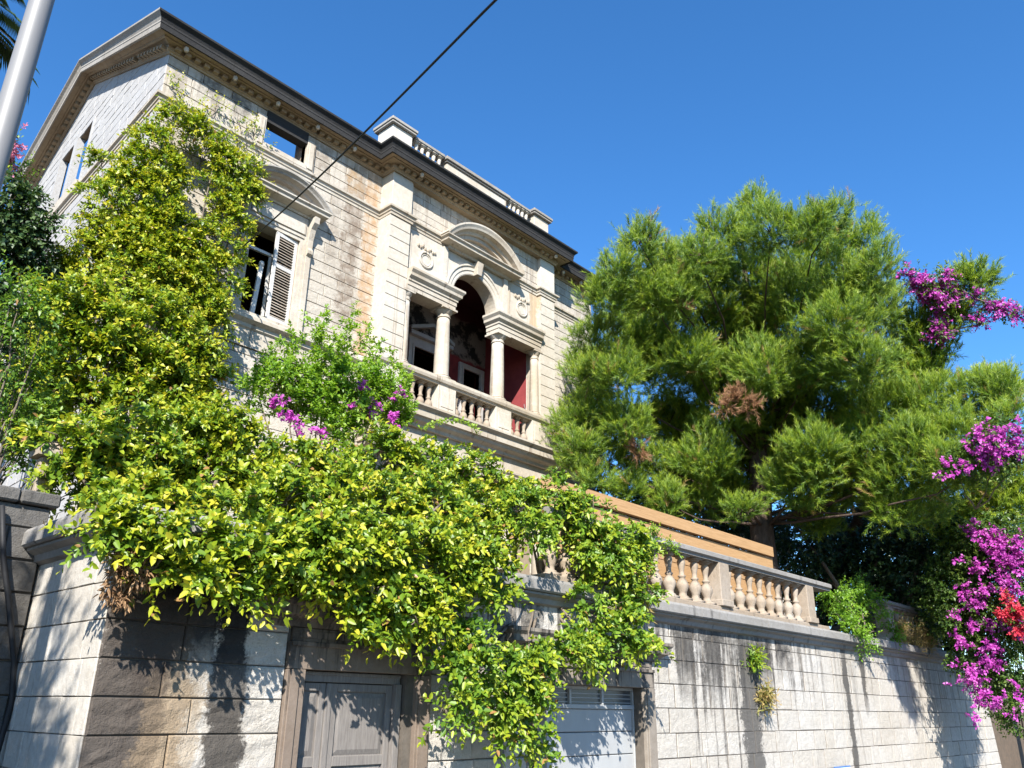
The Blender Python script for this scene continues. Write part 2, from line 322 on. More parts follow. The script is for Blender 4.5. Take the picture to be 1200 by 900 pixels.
# ---- stones: each one a chamfered block with an uneven face
class Frame:
    def __init__(s, ox, oy, ux, uy):
        l = math.hypot(ux, uy); s.o = (ox, oy); s.u = (ux/l, uy/l); s.n = (s.u[1], -s.u[0])   # outward = right of u
    def at(s, u, z, o=0.0): return Vector((s.o[0]+s.u[0]*u+s.n[0]*o, s.o[1]+s.u[1]*u+s.n[1]*o, z))
class Stones:
    def __init__(s): s.items = []
    def block(s, fr, poly, mi, proud=0.02, ch=0.012, rough=0.006, grid=None, depth=0.05):
        n = len(poly); cx = sum(p[0] for p in poly)/n; cz = sum(p[1] for p in poly)/n
        w = max(p[0] for p in poly)-min(p[0] for p in poly); h = max(p[1] for p in poly)-min(p[1] for p in poly)
        kx = max(0.3, 1-2*ch/max(w, 0.03)); kz = max(0.3, 1-2*ch/max(h, 0.03))
        vs = [fr.at(u, z, -depth) for u, z in poly]+[fr.at(u, z, proud-ch) for u, z in poly]
        fs = []
        for i in range(n):
            j = (i+1) % n; fs.append((i, j, n+j, n+i))
        if grid and n == 4:
            nu, nz = grid
            u0, u1 = cx-w/2*kx, cx+w/2*kx; z0, z1 = cz-h/2*kz, cz+h/2*kz
            b = len(vs)
            for iz in range(nz+1):
                for iu in range(nu+1):
                    e = 1 if 0 < iu < nu and 0 < iz < nz else 0
                    ju = rnd.uniform(-.25, .25)*w/nu*e; jz = rnd.uniform(-.25, .25)*h/nz*e
                    vs.append(fr.at(u0+(u1-u0)*iu/nu+ju, z0+(z1-z0)*iz/nz+jz, proud+rnd.uniform(-.3, 1)*rough*(1.6 if e else 0.6)))
            for iz in range(nz):
                for iu in range(nu):
                    a = b+iz*(nu+1)+iu; fs.append((a, a+1, a+nu+2, a+nu+1))
            ring = [b, b+nu, b+nz*(nu+1)+nu, b+nz*(nu+1)]
            # chamfer strips
            edges = [[b+i for i in range(nu+1)], [b+nu+i*(nu+1) for i in range(nz+1)], [b+nz*(nu+1)+nu-i for i in range(nu+1)], [b+(nz-i)*(nu+1) for i in range(nz+1)]]
            for i in range(4):
                j = (i+1) % 4; fs.append(tuple([n+i, n+j]+edges[i][::-1]))
        else:
            b = len(vs); tu = rnd.uniform(-1, 1)*rough; tz = rnd.uniform(-1, 1)*rough
            for u, z in poly:
                vs.append(fr.at(cx+(u-cx)*kx, cz+(z-cz)*kz, proud+rnd.uniform(-.4, .6)*rough+tu*(u-cx)/max(w, .05)+tz*(z-cz)/max(h, .05)))
            for i in range(n):
                j = (i+1) % n; fs.append((n+i, n+j, b+j, b+i))
            fs.append(tuple(range(b, b+n)))
        c = fr.at(cx, cz, 0); q = px(c); sc = 0.0
        if q and -20 < q[0] < 1220 and -20 < q[1] < 920: sc = w*h/(q[2]**2)
        s.items.append((vs, fs, c, sc, mi))
    def finish(s, name, mats, parent, limit=296):
        s.items.sort(key=lambda t: -t[3]); o0 = loc_of(parent)
        rest_v, rest_f, rest_m = [], [], []
        for i, (vs, fs, c, sc, mi) in enumerate(s.items):
            if i < limit and sc > 0:
                me = bpy.data.meshes.new(name); me.from_pydata([v-c for v in vs], [], fs); me.materials.append(mats[mi])
                o = bpy.data.objects.new(name, me); C.objects.link(o); o.parent = parent; o.location = c-o0
            else:
                b = len(rest_v); rest_v += [v-o0 for v in vs]; rest_f += [tuple(k+b for k in f) for f in fs]; rest_m += [mi]*len(fs)
        if rest_v:
            me = bpy.data.meshes.new(name+'work'); me.from_pydata(rest_v, [], rest_f)
            for m in mats: me.materials.append(m)
            me.polygons.foreach_set('material_index', rest_m)
            o = bpy.data.objects.new(name+'work', me); C.objects.link(o); o.parent = parent; o['kind'] = 'stuff'
def clip_poly(poly, a, b, c):                       # keep a*u+b*z <= c
    out = []
    for i in range(len(poly)):
        p, q = poly[i], poly[(i+1) % len(poly)]; dp = a*p[0]+b*p[1]-c; dq = a*q[0]+b*q[1]-c
        if dp <= 0: out.append(p)
        if dp*dq < 0:
            t = dp/(dp-dq); out.append((p[0]+(q[0]-p[0])*t, p[1]+(q[1]-p[1])*t))
    return out
def lay(st, fr, u0, u1, courses, mi, wr, holes=(), proud=(0.012, 0.028), joint=0.012, clips=(), grid=None, rough=0.006, ch=0.012, vj=None):
    vj = vj or joint
    for ci in range(len(courses)-1):
        z0, z1 = courses[ci]+joint/2, courses[ci+1]-joint/2
        # free intervals of this course
        spans = [(u0, u1)]
        parts = []
        for (a, b, c, d) in holes:
            if d <= z0+0.01 or c >= z1-0.01: continue
            ns = []
            for (p, q) in spans:
                if b <= p or a >= q: ns.append((p, q)); continue
                if a > p: ns.append((p, a))
                if b < q: ns.append((b, q))
            # slivers above / below the opening
            if c > z0+0.06: parts.append((max(a, u0), min(b, u1), z0, c-0.004))
            if d < z1-0.06: parts.append((max(a, u0), min(b, u1), d+0.004, z1))
            spans = ns
        for (p, q) in spans: parts.append((p, q, z0, z1))
        for (p, q, za, zb) in parts:
            u = p
            if q-p < 0.05: continue
            while u < q-1e-4:
                wd = rnd.uniform(*wr)
                if q-(u+wd) < wr[0]*0.7: wd = q-u
                jj = lambda: rnd.uniform(-.35, .35)*joint
                poly = [(u+vj/2+jj(), za+jj()), (u+wd-vj/2+jj(), za+jj()), (u+wd-vj/2+jj(), zb+jj()), (u+vj/2+jj(), zb+jj())]
                for (a, b, c) in clips:
                    poly = clip_poly(poly, a, b, c)
                    if len(poly) < 3: break
                u += wd
                if len(poly) < 3: continue
                g = grid if len(poly) == 4 else None
                st.block(fr, poly, mi, rnd.uniform(*proud), ch, rough, g)
def backing(mb, fr, u0, u1, z0, z1, holes, th, off=0.0):
    us = sorted(set([u0, u1]+[h[0] for h in holes if u0 < h[0] < u1]+[h[1] for h in holes if u0 < h[1] < u1]))
    for a, b in zip(us, us[1:]):
        zs = [(z0, z1)]
        for h in holes:
            if h[0] < (a+b)/2 < h[1]:
                n = []
                for p, q in zs:
                    if h[3] <= p or h[2] >= q: n.append((p, q)); continue
                    if h[2] > p: n.append((p, h[2]))
                    if h[3] < q: n.append((h[3], q))
                zs = n
        for p, q in zs:
            mb.hexa([fr.at(a, p, off), fr.at(b, p, off), fr.at(b, p, off-th), fr.at(a, p, off-th)], [fr.at(a, q, off), fr.at(b, q, off), fr.at(b, q, off-th), fr.at(a, q, off-th)])

# ================================================================ RETAINING WALL
RW = thing('retaining_wall', 'stone retaining wall along the street with dark runs of dirt under its coping', 'wall', (3.4, 8.4, 0))
F = Frame(0, 8.4, 1, 0)                              # u = world x
DOOR = (5.44, 7.62, 0.0, 3.34); GAR = (9.62, 12.82, 0.0, 3.3)
bk = MB(); backing(bk, F, 3.42, 12.8, 0, 3.72, [(5.66, 7.24, 0, 2.62), (9.9, 12.5, 0, 2.58)], 0.5, -0.012); backing(bk, F, 12.8, 33.4, 0, 3.72, [], 0.5, 0.001)
FS = Frame(3.4, 10.7, 0, -1)                         # side face, u from back to front
backing(bk, FS, 0, 2.29, 0, 3.72, [], 0.4, -0.03)
bk.build('wall_core', M['mortar'], RW)
st = Stones()
zl = [0.13, 0.53, 0.875, 1.22, 1.565, 1.915, 2.255, 2.6, 2.96, 3.32, 3.70]
zr = [0.13, 0.32, 0.66, 1.03, 1.43, 1.83, 2.24, 2.64, 3.05, 3.45, 3.70]
lay(st, F, 3.40, 5.44, zl, 0, (0.62, 1.1), [], (0.015, 0.03), 0.011, grid=(5, 4), rough=0.012)
lay(st, F, 5.44, 9.62, zl, 0, (0.5, 0.9), [DOOR, (9.1, 9.7, 3.08, 3.3)], (0.01, 0.028), 0.011, grid=(4, 3), rough=0.009)
lay(st, F, 9.62, 12.82, [3.3, 3.70], 0, (0.5, 0.9), [], grid=(4, 3))
lay(st, F, 12.82, 32.9, zr, 0, (0.48, 1.15), [], (0.008, 0.016), 0.015, grid=(3, 2), rough=0.006, ch=0.005, vj=0.036)
lay(st, FS, 0.0, 2.29, zl, 1, (0.3, 0.62), [], (0.004, 0.014), 0.009, grid=(3, 3), rough=0.006, ch=0.006)
# battered end pier
en = MB(); 
for i in range(len(zr)-1):
    a, b = zr[i], zr[i+1]-0.012; xa = 33.45+0.30*(3.7-a)/1.0*0.62; xb = 33.45+0.30*(3.7-b)*0.62
    en = MB().hexa([(32.91, 8.36, a), (xa, 8.36, a), (xa, 9.0, a), (32.91, 9.0, a)], [(32.91, 8.36, b), (xb, 8.36, b), (xb, 9.0, b), (32.91, 9.0, b)])
    en.build('end_stone', M['wall'], RW, bevel=0.012)
st.finish('stone', [M['wall'], M['wallside']], RW, 298)
# coping: bed mould and slabs
bed = [(0.0, 3.66), (0.09, 3.69), (0.11, 3.76), (0.20, 3.80), (0.20, 3.83), (-0.3, 3.83), (-0.3, 3.72), (0.0, 3.72)]
MB().sweep([(3.4, 10.7, 0), (3.4, 8.4, 0), (33.5, 8.4, 0)], bed).build('bed_mould', M['cap'], RW)
slab = [(0.24, 3.835), (0.265, 3.86), (0.265, 4.0), (0.235, 4.045), (-0.42, 4.05), (-0.42, 3.835)]
MB().sweep([(3.4, 10.7, 0), (3.4, 8.4, 0), (4.6, 8.4, 0)], slab).build('coping_stone', M['cap'], RW)
x = 4.606
while x < 33.6:
    l = min(rnd.uniform(1.1, 1.7), 33.75-x); dz = rnd.uniform(-0.006, 0.006)
    MB().sweep([(x, 8.4+rnd.uniform(-.006, .006), dz), (x+l-0.008, 8.4, dz)], slab).build('coping_stone', M['cap'], RW); x += l
# doorway surround
def classic_surround(x0, x1, w, ztop, zf, zc, parent, mt, y=8.4, cx0=None, cx1=None):
    p = 0.06
    for a, b in ((x0, x0+w), (x1-w, x1)):
        MB().box(a, b, y-p, y+0.22, 0.13, ztop).box(a+0.03, b-0.09 if a == x0 else b-0.03, y-p-0.025, y-p+0.002, 0.13, ztop-0.002).build('jamb', mt, parent, bevel=0.006)
    MB().box(x0, x1, y-p, y+0.22, ztop+0.003, ztop+0.30).box(x0+0.01, x1-0.01, y-p-0.03, y-p+0.004, ztop+0.25, ztop+0.302).build('lintel', mt, parent, bevel=0.006)
    MB().box(x0+0.03, x1-0.03, y-0.04, y+0.2, ztop+0.305, zf).box(x0+0.12, x1-0.12, y-0.055, y-0.036, ztop+0.34, zf-0.03).build('frieze', mt, parent, bevel=0.005)
    pr = [(0, 0), (0.06, 0.01), (0.08, 0.07), (0.16, 0.12), (0.20, 0.13), (0.21, 0.22), (0.25, 0.27), (0.25, zc-zf), (-0.1, zc-zf), (-0.1, 0)]
    MB().sweep([(cx0+.02, y+0.1, zf), (cx0+.02, y, zf), (cx1-.02, y, zf), (cx1-.02, y+0.1, zf)], pr).build('hood_cornice', mt, parent)
M['doorstone'] = stone_mat('sooty brown door stone', (0.215, 0.17, 0.135), (0.17, 0.13, 0.10), (0.03, 0.027, 0.025), 0.35, 0.85, streak_z=(1.9, 3.0), grain=40, bdist=0.012, blocks=False)
M['garstone'] = stone_mat('grey brown garage stone', (0.27, 0.235, 0.195), (0.20, 0.17, 0.14), (0.035, 0.032, 0.03), 0.35, 0.9, streak_z=(2.0, 3.0), grain=40, bdist=0.012, blocks=False)
classic_surround(5.45, 7.61, 0.24, 2.58, 3.03, 3.34, RW, M['doorstone'], 8.4, 5.18, 7.88)
classic_surround(9.63, 12.81, 0.29, 2.55, 2.98, 3.30, RW, M['garstone'], 8.4, 9.2, 12.96)
# timber door
DR = bpy.data.objects.new('timber_door', None); C.objects.link(DR); DR.parent = RW; DR.location = (5.7-3.4, 8.5-8.4, 0.13)
MB().box(5.69, 7.21, 8.49, 8.57, 2.46, 2.575).box(5.69, 7.21, 8.47, 8.5, 2.535, 2.57).box(5.69, 5.73, 8.49, 8.57, .13, 2.46).box(7.12, 7.21, 8.45, 8.57, .13, 2.46).build('door_frame', M['door'], DR, bevel=0.004)
def leaf_door(x0, x1):
    yb = 8.56; s = 0.085
    m = MB().box(x0, x1, yb, yb+0.03, 0.15, 2.45)
    for a, b in ((x0, x0+s), (x1-s, x1)): m.box(a, b, yb-0.035, yb+0.001, 0.15, 2.45)
    zs = [0.15, 0.33, 0.75, 0.86, 1.55, 1.66, 2.36, 2.45]
    for i in range(0, 8, 2): m.box(x0+s+.001, x1-s-.001, yb-0.034, yb+0.001, zs[i], zs[i+1])
    m.build('door_leaf', M['door'], DR, bevel=0.006)
    for a, b in ((0.33, 0.75), (0.86, 1.55), (1.66, 2.36)):
        q = 0.035
        MB().hexa([(x0+s+.012, yb-.002, a+.012), (x1-s-.012, yb-.002, a+.012), (x1-s-.012, yb-.002, b-.012), (x0+s+.012, yb-.002, b-.012)][::-1],
                  [(x0+s+q+.03, yb-.02, a+q+.03), (x1-s-q-.03, yb-.02, a+q+.03), (x1-s-q-.03, yb-.02, b-q-.03), (x0+s+q+.03, yb-.02, b-q-.03)][::-1]).build('door_panel', M['door'], DR)
leaf_door(5.735, 6.11); leaf_door(6.20, 7.115)
MB().box(6.112, 6.198, 8.505, 8.585, .15, 2.45).build('meeting_stile', M['door'], DR, bevel=0.008)
# garage door
GD = bpy.data.objects.new('garage_door', None); C.objects.link(GD); GD.parent = RW; GD.location = (9.92-3.4, 8.55-8.4, 0.13)
zz = 0.14; n = 0
for i in range(6):
    h = 0.345
    MB().box(9.935, 12.465, 8.60, 8.64, zz+0.006, zz+h-0.004).build('door_panel', M['garage'], GD, bevel=0.01); zz += h
fm = MB().box(9.91, 12.49, 8.56, 8.66, 2.21, 2.275).box(9.91, 12.49, 8.57, 8.66, 2.50, 2.548).box(9.905, 9.932, 8.57, 8.66, .13, 2.5).box(12.468, 12.495, 8.57, 8.66, .13, 2.5)
for xx in (10.75, 11.6): fm.box(xx, xx+0.05, 8.575, 8.65, 2.276, 2.499)
fm.build('transom_frame', M['garage'], GD, bevel=0.004)
for a, b in ((9.935, 10.748), (10.802, 11.598), (11.652, 12.465)): MB().box(a, b, 8.62, 8.63, 2.277, 2.498).build('pane', M['glass'], GD)
for k in range(3): MB().box(9.94, 12.46, 8.605, 8.615, 2.30+k*0.065, 2.313+k*0.065).build('transom_bar', M['garage'], GD)
MB().box(9.6, 12.9, 8.95, 9.0, 0, 3).box(5.4, 7.7, 8.9, 8.94, 0, 3).build('inner_wall', M['dark'], RW)

# ---- dark boundary wall at the left
BW = thing('boundary_wall', 'shaded grey stone boundary wall at the left edge', 'wall', (-3, 10.45, 0))
FB = Frame(0, 10.45, 1, 0); b2 = MB(); backing(b2, FB, -9, 3.36, 0, 4.3, [], 0.4, -0.02); b2.build('wall_core', M['mortar'], BW)
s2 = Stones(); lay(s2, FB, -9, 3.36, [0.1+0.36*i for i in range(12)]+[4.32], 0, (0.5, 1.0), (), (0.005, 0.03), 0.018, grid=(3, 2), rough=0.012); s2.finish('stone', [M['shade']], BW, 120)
x = -9
while x < 3.3:
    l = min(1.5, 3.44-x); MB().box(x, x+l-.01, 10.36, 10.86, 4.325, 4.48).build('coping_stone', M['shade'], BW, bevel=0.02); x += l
GP = thing('gate_pier', 'slim whitened stone pier rising from the wall beside the climbing plant', 'pier', (3.33, 10.9, 4.05))
MB().box(3.25, 3.43, 10.82, 11.01, 4.05, 5.02).build('shaft', M['balu'], GP, bevel=0.02)
MB().box(3.18, 3.50, 10.75, 11.08, 5.02, 5.10).hexa([(3.20, 10.77, 5.1), (3.48, 10.77, 5.1), (3.48, 11.06, 5.1), (3.20, 11.06, 5.1)], [(3.28, 10.85, 5.24), (3.40, 10.85, 5.24), (3.40, 10.98, 5.24), (3.28, 10.98, 5.24)]).build('pier_cap', M['balu'], GP)
tag(MB().tube([(2.82, 10.34, 4.25), (2.95, 10.34, 3.7), (3.1, 10.33, 3.25), (3.3, 10.33, 2.6), (3.36, 10.33, 2.2), (3.31, 10.3, 1.6), (3.26, 10.3, .8), (3.2, 10.3, .14)], 0.032).build('hanging_cable', M['cable'], smooth=True), 'thick dark cable hanging down the shaded boundary wall', 'cable')

# ================================================================ TERRACE BALUSTRADE
def baluster_mesh(name, z0, z1, r, mat):
    h = z1-z0
    pr = [(0.62, 0.0), (0.62, 0.035), (0.92, 0.05), (0.92, 0.09), (0.60, 0.12), (0.62, 0.18), (1.0, 0.30), (0.98, 0.36), (0.74, 0.43), (0.42, 0.50), (0.62, 0.515), (0.62, 0.545), (0.40, 0.57), (0.40, 0.66), (0.62, 0.80), (0.66, 0.86), (0.48, 0.90), (0.86, 0.92), (0.86, 0.955), (0.95, 0.96), (0.95, 1.0)]
    m = MB().lathe(0, 0, [(a*r, b*h) for a, b in pr], 12)
    m.box(-r*1.08, r*1.08, -r*1.08, r*1.08, -0.001, 0.06*h).box(-r*1.02, r*1.02, -r*1.02, r*1.02, .955*h, h)
    o = m.build(name, mat); 
    for p in o.data.polygons: p.use_smooth = len(p.vertices) == 4 and abs(p.normal.z) < .9 and p.area < 0.02
    C.objects.unlink(o); return o
TB = baluster_mesh('baluster', 4.17, 5.05, 0.125, M['balu'])
def terrace_balustrade(label, x0, posts, spans, x1, cat='balustrade'):
    t = thing('terrace_balustrade', label, cat, (x0, 8.5, 4.05), 'balustrades on the retaining wall')
    MB().box(x0, x1-0.25, 8.34, 8.72, 4.052, 4.17).build('plinth', M['balu'], t, bevel=0.015)
    for p in posts:
        MB().box(p, p+0.40, 8.31, 8.71, 4.172, 5.04).box(p-0.035, p+.435, 8.275, 8.745, 4.171, 4.30).build('post', M['balu'], t, bevel=0.012)
    a = x0
    while a < x1-0.05:
        l = min(rnd.uniform(1.6, 2.3), x1-a)
        MB().sweep([(a, 8.5, 0), (a+l-.006, 8.5, 0)], [(0.18, 5.043), (0.18, 5.08), (0.235, 5.11), (0.235, 5.19), (0.2, 5.215), (-0.2, 5.215), (-0.235, 5.19), (-0.235, 5.11), (-0.18, 5.08), (-0.18, 5.043)]).build('handrail', M['cap'], t); a += l
    for (a, b, n) in spans:
        for i in range(n):
            o = copy_at(TB, (a+(b-a)*(i+.5)/n-x0, 8.5-8.5+rnd.uniform(-.008, .008), 4.165-4.05), t); o.rotation_euler = (rnd.uniform(-.01, .01), rnd.uniform(-.012, .012), rnd.uniform(0, 0.06))
    return t
terrace_balustrade('long pitted stone balustrade in front of the orange boards', 9.9, [11.2, 15.38, 19.55], [(10.0, 11.2, 3), (11.65, 15.36, 8), (15.82, 19.53, 8)], 21.0)
terrace_balustrade('short broken balustrade half smothered by shrubs near the wall end', 24.6, [25.0, 29.15], [(25.5, 29.1, 8)], 29.75)

# ================================================================ BOARDS
BF = thing('board_fence', 'fence of fresh orange boards standing behind the balustrade', 'fence', (11.0, 9.25, 3.86))
zz = 4.02
for i, h in enumerate((0.36, 0.36, 0.36, 0.36, 0.345, 0.255)):
    pr_ = 0.07 if i == 5 else 0.0
    MB().box(10.9-(0.05 if i % 2 else 0), 19.78+(0.0 if i % 2 else 0.05), 9.22-pr_, 9.27-pr_*.2, zz, zz+h-0.012).build('board', M['timber'], BF, bevel=0.004); zz += h
    if i == 4:
        zz += 0.02
for xx in (12.2, 14.1, 16.0, 17.9, 19.4): MB().box(xx, xx+0.09, 9.275, 9.365, 3.86, zz-.02).build('fence_post', M['timber'], BF)

# ================================================================ VILLA
VX0, VX1, VY = 5.52, 21.6, 16.0
sd = Vector((0.41, 8.18, 0)).normalized()            # side wall runs back along sd
def side_pt(s): return (VX0+sd.x*s, VY+sd.y*s)
SL = 12.0; AP = 6.3                                  # side length, gable apex
VL = thing('ruined_villa', 'ruined pale limestone villa with arched loggia and open roof', 'house', (VX0, VY, 3.86))
FW = Frame(0, VY, 1, 0)
ex, ey = side_pt(SL)
FV = Frame(ex, ey, VX0-ex, VY-ey)                    # side face, u from back (0) to the front corner (SL)
WIN = (7.84, 9.78, 10.45, 13.72); ATT = (7.84, 9.58, 15.05, 16.02)
core = MB()
backing(core, FW, VX0+.03, 11.9, 3.86, 16.2, [(8.12, 9.45, 10.55, 13.02), (8.1, 9.32, 15.22, 16.19)], 0.5, -0.03)
backing(core, FW, 18.85, VX1-.03, 3.86, 16.2, [], 0.5, -0.03)
backing(core, FW, 11.9, 18.85, 3.86, 9.4, [(14.4, 16.2, 3.9, 8.1), (12.3, 13.5, 4.2, 7.6), (17.2, 18.3, 4.2, 7.6)], 0.5, -0.03)
SW = (SL-8.2, SL-5.3, 15.3, 17.5)
backing(core, FV, 0.03, SL-.5, 3.86, 16.2, [SW], 0.2, -0.03)
def gable_top(u): s = SL-u; return 16.2+(3.05*s/AP if s < AP else 3.05-(s-AP)*0.30)
us = [0.03, SW[0], SW[1], SL-AP-0.0, SL-.5]; us = sorted(us)
for a, b in zip(us, us[1:]):
    lo = SW[3] if SW[0]-.01 <= (a+b)/2 <= SW[1]+.01 else 16.2
    core.hexa([FV.at(a, lo, -.03), FV.at(b, lo, -.03), FV.at(b, lo, -.2), FV.at(a, lo, -.2)], [FV.at(a, gable_top(a), -.03), FV.at(b, gable_top(b), -.03), FV.at(b, gable_top(b), -.2), FV.at(a, gable_top(a), -.2)])
core.box(VX1-.5, VX1-.03, 16.5, 27, 3.86, 16.2)
core.build('wall_core', M['mortar2'], VL)
vs_ = Stones()
zc = [10.62+0.3*i for i in range(15)]; zc[-1] = 14.82
za = [15.06, 15.36, 15.66, 15.94, 16.2]
low = [4+0.31*i for i in range(19)]+[9.75]
g = (2, 2)
lay(vs_, FW, VX0, 11.86, zc, 0, (0.36, 0.66), [WIN], (0.004, 0.016), 0.011, grid=g, rough=0.006, ch=0.008)
lay(vs_, FW, VX0, 11.86, za, 0, (0.4, 0.75), [ATT], (0.004, 0.014), 0.011, grid=g, rough=0.005, ch=0.008)
lay(vs_, FW, VX0, 11.86, low, 0, (0.4, 0.8), [], (0.004, 0.016), 0.014, ch=0.008)
lay(vs_, FW, 18.9, VX1, zc, 0, (0.36, 0.66), [], (0.004, 0.012), 0.011, grid=g, ch=0.008)
lay(vs_, FW, 18.9, VX1, za, 0, (0.4, 0.7), [], (0.004, 0.012), 0.011, grid=g, ch=0.008)
lay(vs_, FW, 18.9, VX1, low, 0, (0.4, 0.8), [], (0.004, 0.012), 0.011, ch=0.008)
lay(vs_, FW, 11.87, 18.88, low[:16], 0, (0.4, 0.8), [(14.4, 16.2, 3.9, 8.1), (12.3, 13.5, 4.2, 7.6), (17.2, 18.3, 4.2, 7.6)], (0.004, 0.012), 0.011, ch=0.008)
lay(vs_, FV, 0, SL-.02, zc, 1, (0.4, 0.8), [], (0.004, 0.012), 0.011, ch=0.008)
lay(vs_, FV, 0, SL-.02, low, 1, (0.4, 0.8), [], (0.004, 0.012), 0.011, ch=0.008)
k1 = 3.05/AP
gc = [15.06+0.3*i for i in range(15)]
lay(vs_, FV, SL-AP, SL-.02, gc, 1, (0.4, 0.8), [SW], (0.004, 0.012), 0.011, ch=0.008, clips=[(k1, 1, 16.2+k1*SL)])
lay(vs_, FV, 0, SL-AP-.002, gc, 1, (0.4, 0.8), [SW], (0.004, 0.012), 0.011, ch=0.008, clips=[(-0.30, 1, 19.25-0.30*(SL-AP))])
FBAY = Frame(0, 15.65, 1, 0)
fz = [14.99+0.24*i for i in range(5)]+[16.2]
lay(vs_, FBAY, 12.59, 18.17, fz, 0, (0.3, 0.55), [], (0.003, 0.012), 0.01, ch=0.006)
vs_.finish('stone', [M['villa'], M['side']], VL, 298)
MB().box(12.5, 18.25, 15.67, 16.2, 14.85, 16.2).build('frieze_core', M['mortar2'], VL)

# cornice ---------------------------------------------------------
G = lambda s: Vector((side_pt(s)[0], side_pt(s)[1], 0))
def up(v, z): return Vector((v.x, v.y, z))
rake = [up(G(SL), 16.2+3.05-(SL-AP)*0.30), up(G(AP), 19.25), Vector((VX0, VY, 16.2))]
front = [Vector((VX0, VY, 16.2)), Vector((11.85, VY, 16.2)), Vector((11.85, 15.5, 16.2)), Vector((18.9, 15.5, 16.2)), Vector((18.9, VY, 16.2)), Vector((VX1, VY, 16.2)), Vector((VX1, 20, 16.2))]
whole = rake+front[1:]
P_bed = [(-0.28, 0.0), (0.04, 0.0), (0.05, 0.04), (0.09, 0.06), (0.09, 0.085), (-0.28, 0.085)]
P_den = [(-0.28, 0.086), (0.08, 0.086), (0.08, 0.192), (-0.28, 0.192)]
P_cor = [(-0.28, 0.193), (0.22, 0.193), (0.23, 0.178), (0.27, 0.18), (0.28, 0.215), (0.42, 0.215), (0.42, 0.235), (-0.28, 0.235)]
P_cym = [(0.421, 0.172), (0.462, 0.172), (0.468, 0.30), (0.48, 0.315), (0.475, 0.37), (0.505, 0.45), (0.565, 0.505), (0.58, 0.52), (0.58, 0.575), (-0.1, 0.585), (-0.1, 0.236), (0.421, 0.236)]
MB().sweep(whole, P_bed).build('bed_mould', M['ochre'], VL)
MB().sweep(whole, P_den).build('dentil_band', M['ochre'], VL)
MB().sweep(whole, P_cor).build('corona', M['ochre'], VL)
MB().sweep(rake, P_cym, post=front[1]).build('gable_cornice', M['greycornice'], VL)
MB().sweep(front, P_cym, pre=rake[1]).build('cornice', M['black'], VL)
rb = MB()
for a, b in zip(rake+[None], (rake[1:]+[None])):
    if b is None: break
dm = MB(); dside = MB()
def dentils(mb, a, b, outn, w=0.13, gap=0.10, o0=0.075, o1=0.20, z0=0.088, z1=0.19):
    d = (b-a); L = Vector((d.x, d.y, 0)).length; n = int(L/(w+gap)); du = d/L
    for i in range(n):
        t0 = (i+0.25)*(L/n); t1 = t0+w
        p, q = a+du*t0, a+du*t1
        if rnd.random() < 0.04: continue
        mb.hexa([p+outn*o0+Vector((0, 0, z0)), q+outn*o0+Vector((0, 0, z0)), q+outn*o1+Vector((0, 0, z0)), p+outn*o1+Vector((0, 0, z0))],
                [p+outn*o0+Vector((0, 0, z1)), q+outn*o0+Vector((0, 0, z1)), q+outn*o1+Vector((0, 0, z1)), p+outn*o1+Vector((0, 0, z1))])
for a, b in zip(whole, whole[1:]):
    d = (b-a); nn = Vector((d.y, -d.x, 0)).normalized()
    dentils(dm, a, b, nn)
dm.build('dentils', M['ochre'], VL, kind='stuff')
# little carved heads along the soffit
hd = []
for (xx, yy) in [(5.75, 15.68), (7.0, 15.68), (8.2, 15.68), (9.4, 15.68), (10.6, 15.68), (12.6, 15.18), (18.6, 15.18), (19.6, 15.68), (20.6, 15.68)]:
    MB().lathe(xx, yy, [(0.02, 16.38), (0.055, 16.36), (0.06, 16.31), (0.045, 16.26), (0.02, 16.24)], 8).build('lion_head', M['trim'], VL, smooth=True)
# string courses --------------------------------------------------
P_str = [(-0.05, 14.80), (0.03, 14.80), (0.035, 14.88), (0.06, 14.89), (0.07, 14.96), (0.12, 14.985), (0.125, 15.04), (0.02, 15.07), (-0.05, 15.07)]
side_b = [up(G(SL), 0), Vector((VX0, VY, 0))]
MB().sweep(side_b+[Vector((11.86, VY, 0)), Vector((11.86, 15.5, 0)), Vector((12.60, 15.5, 0)), Vector((12.60, 15.66, 0)), Vector((13.9, 15.66, 0))], P_str).build('string_course', M['trim'], VL)
MB().sweep([Vector((16.9, 15.66, 0)), Vector((18.16, 15.66, 0)), Vector((18.16, 15.5, 0)), Vector((18.9, 15.5, 0)), Vector((18.9, VY, 0)), Vector((VX1, VY, 0)), Vector((VX1, 20, 0))], P_str).build('string_course', M['trim'], VL)
P_sill = [(-0.05, 9.76), (0.05, 9.76), (0.05, 10.18), (0.10, 10.22), (0.10, 10.30), (0.2, 10.36), (0.22, 10.37), (0.22, 10.46), (0.03, 10.60), (-0.05, 10.61)]
MB().sweep(side_b+[Vector((11.84, VY, 0))], P_sill).build('sill_course', M['trim'], VL)
MB().sweep([Vector((18.91, VY, 0)), Vector((VX1, VY, 0)), Vector((VX1, 20, 0))], P_sill).build('sill_course', M['trim'], VL)

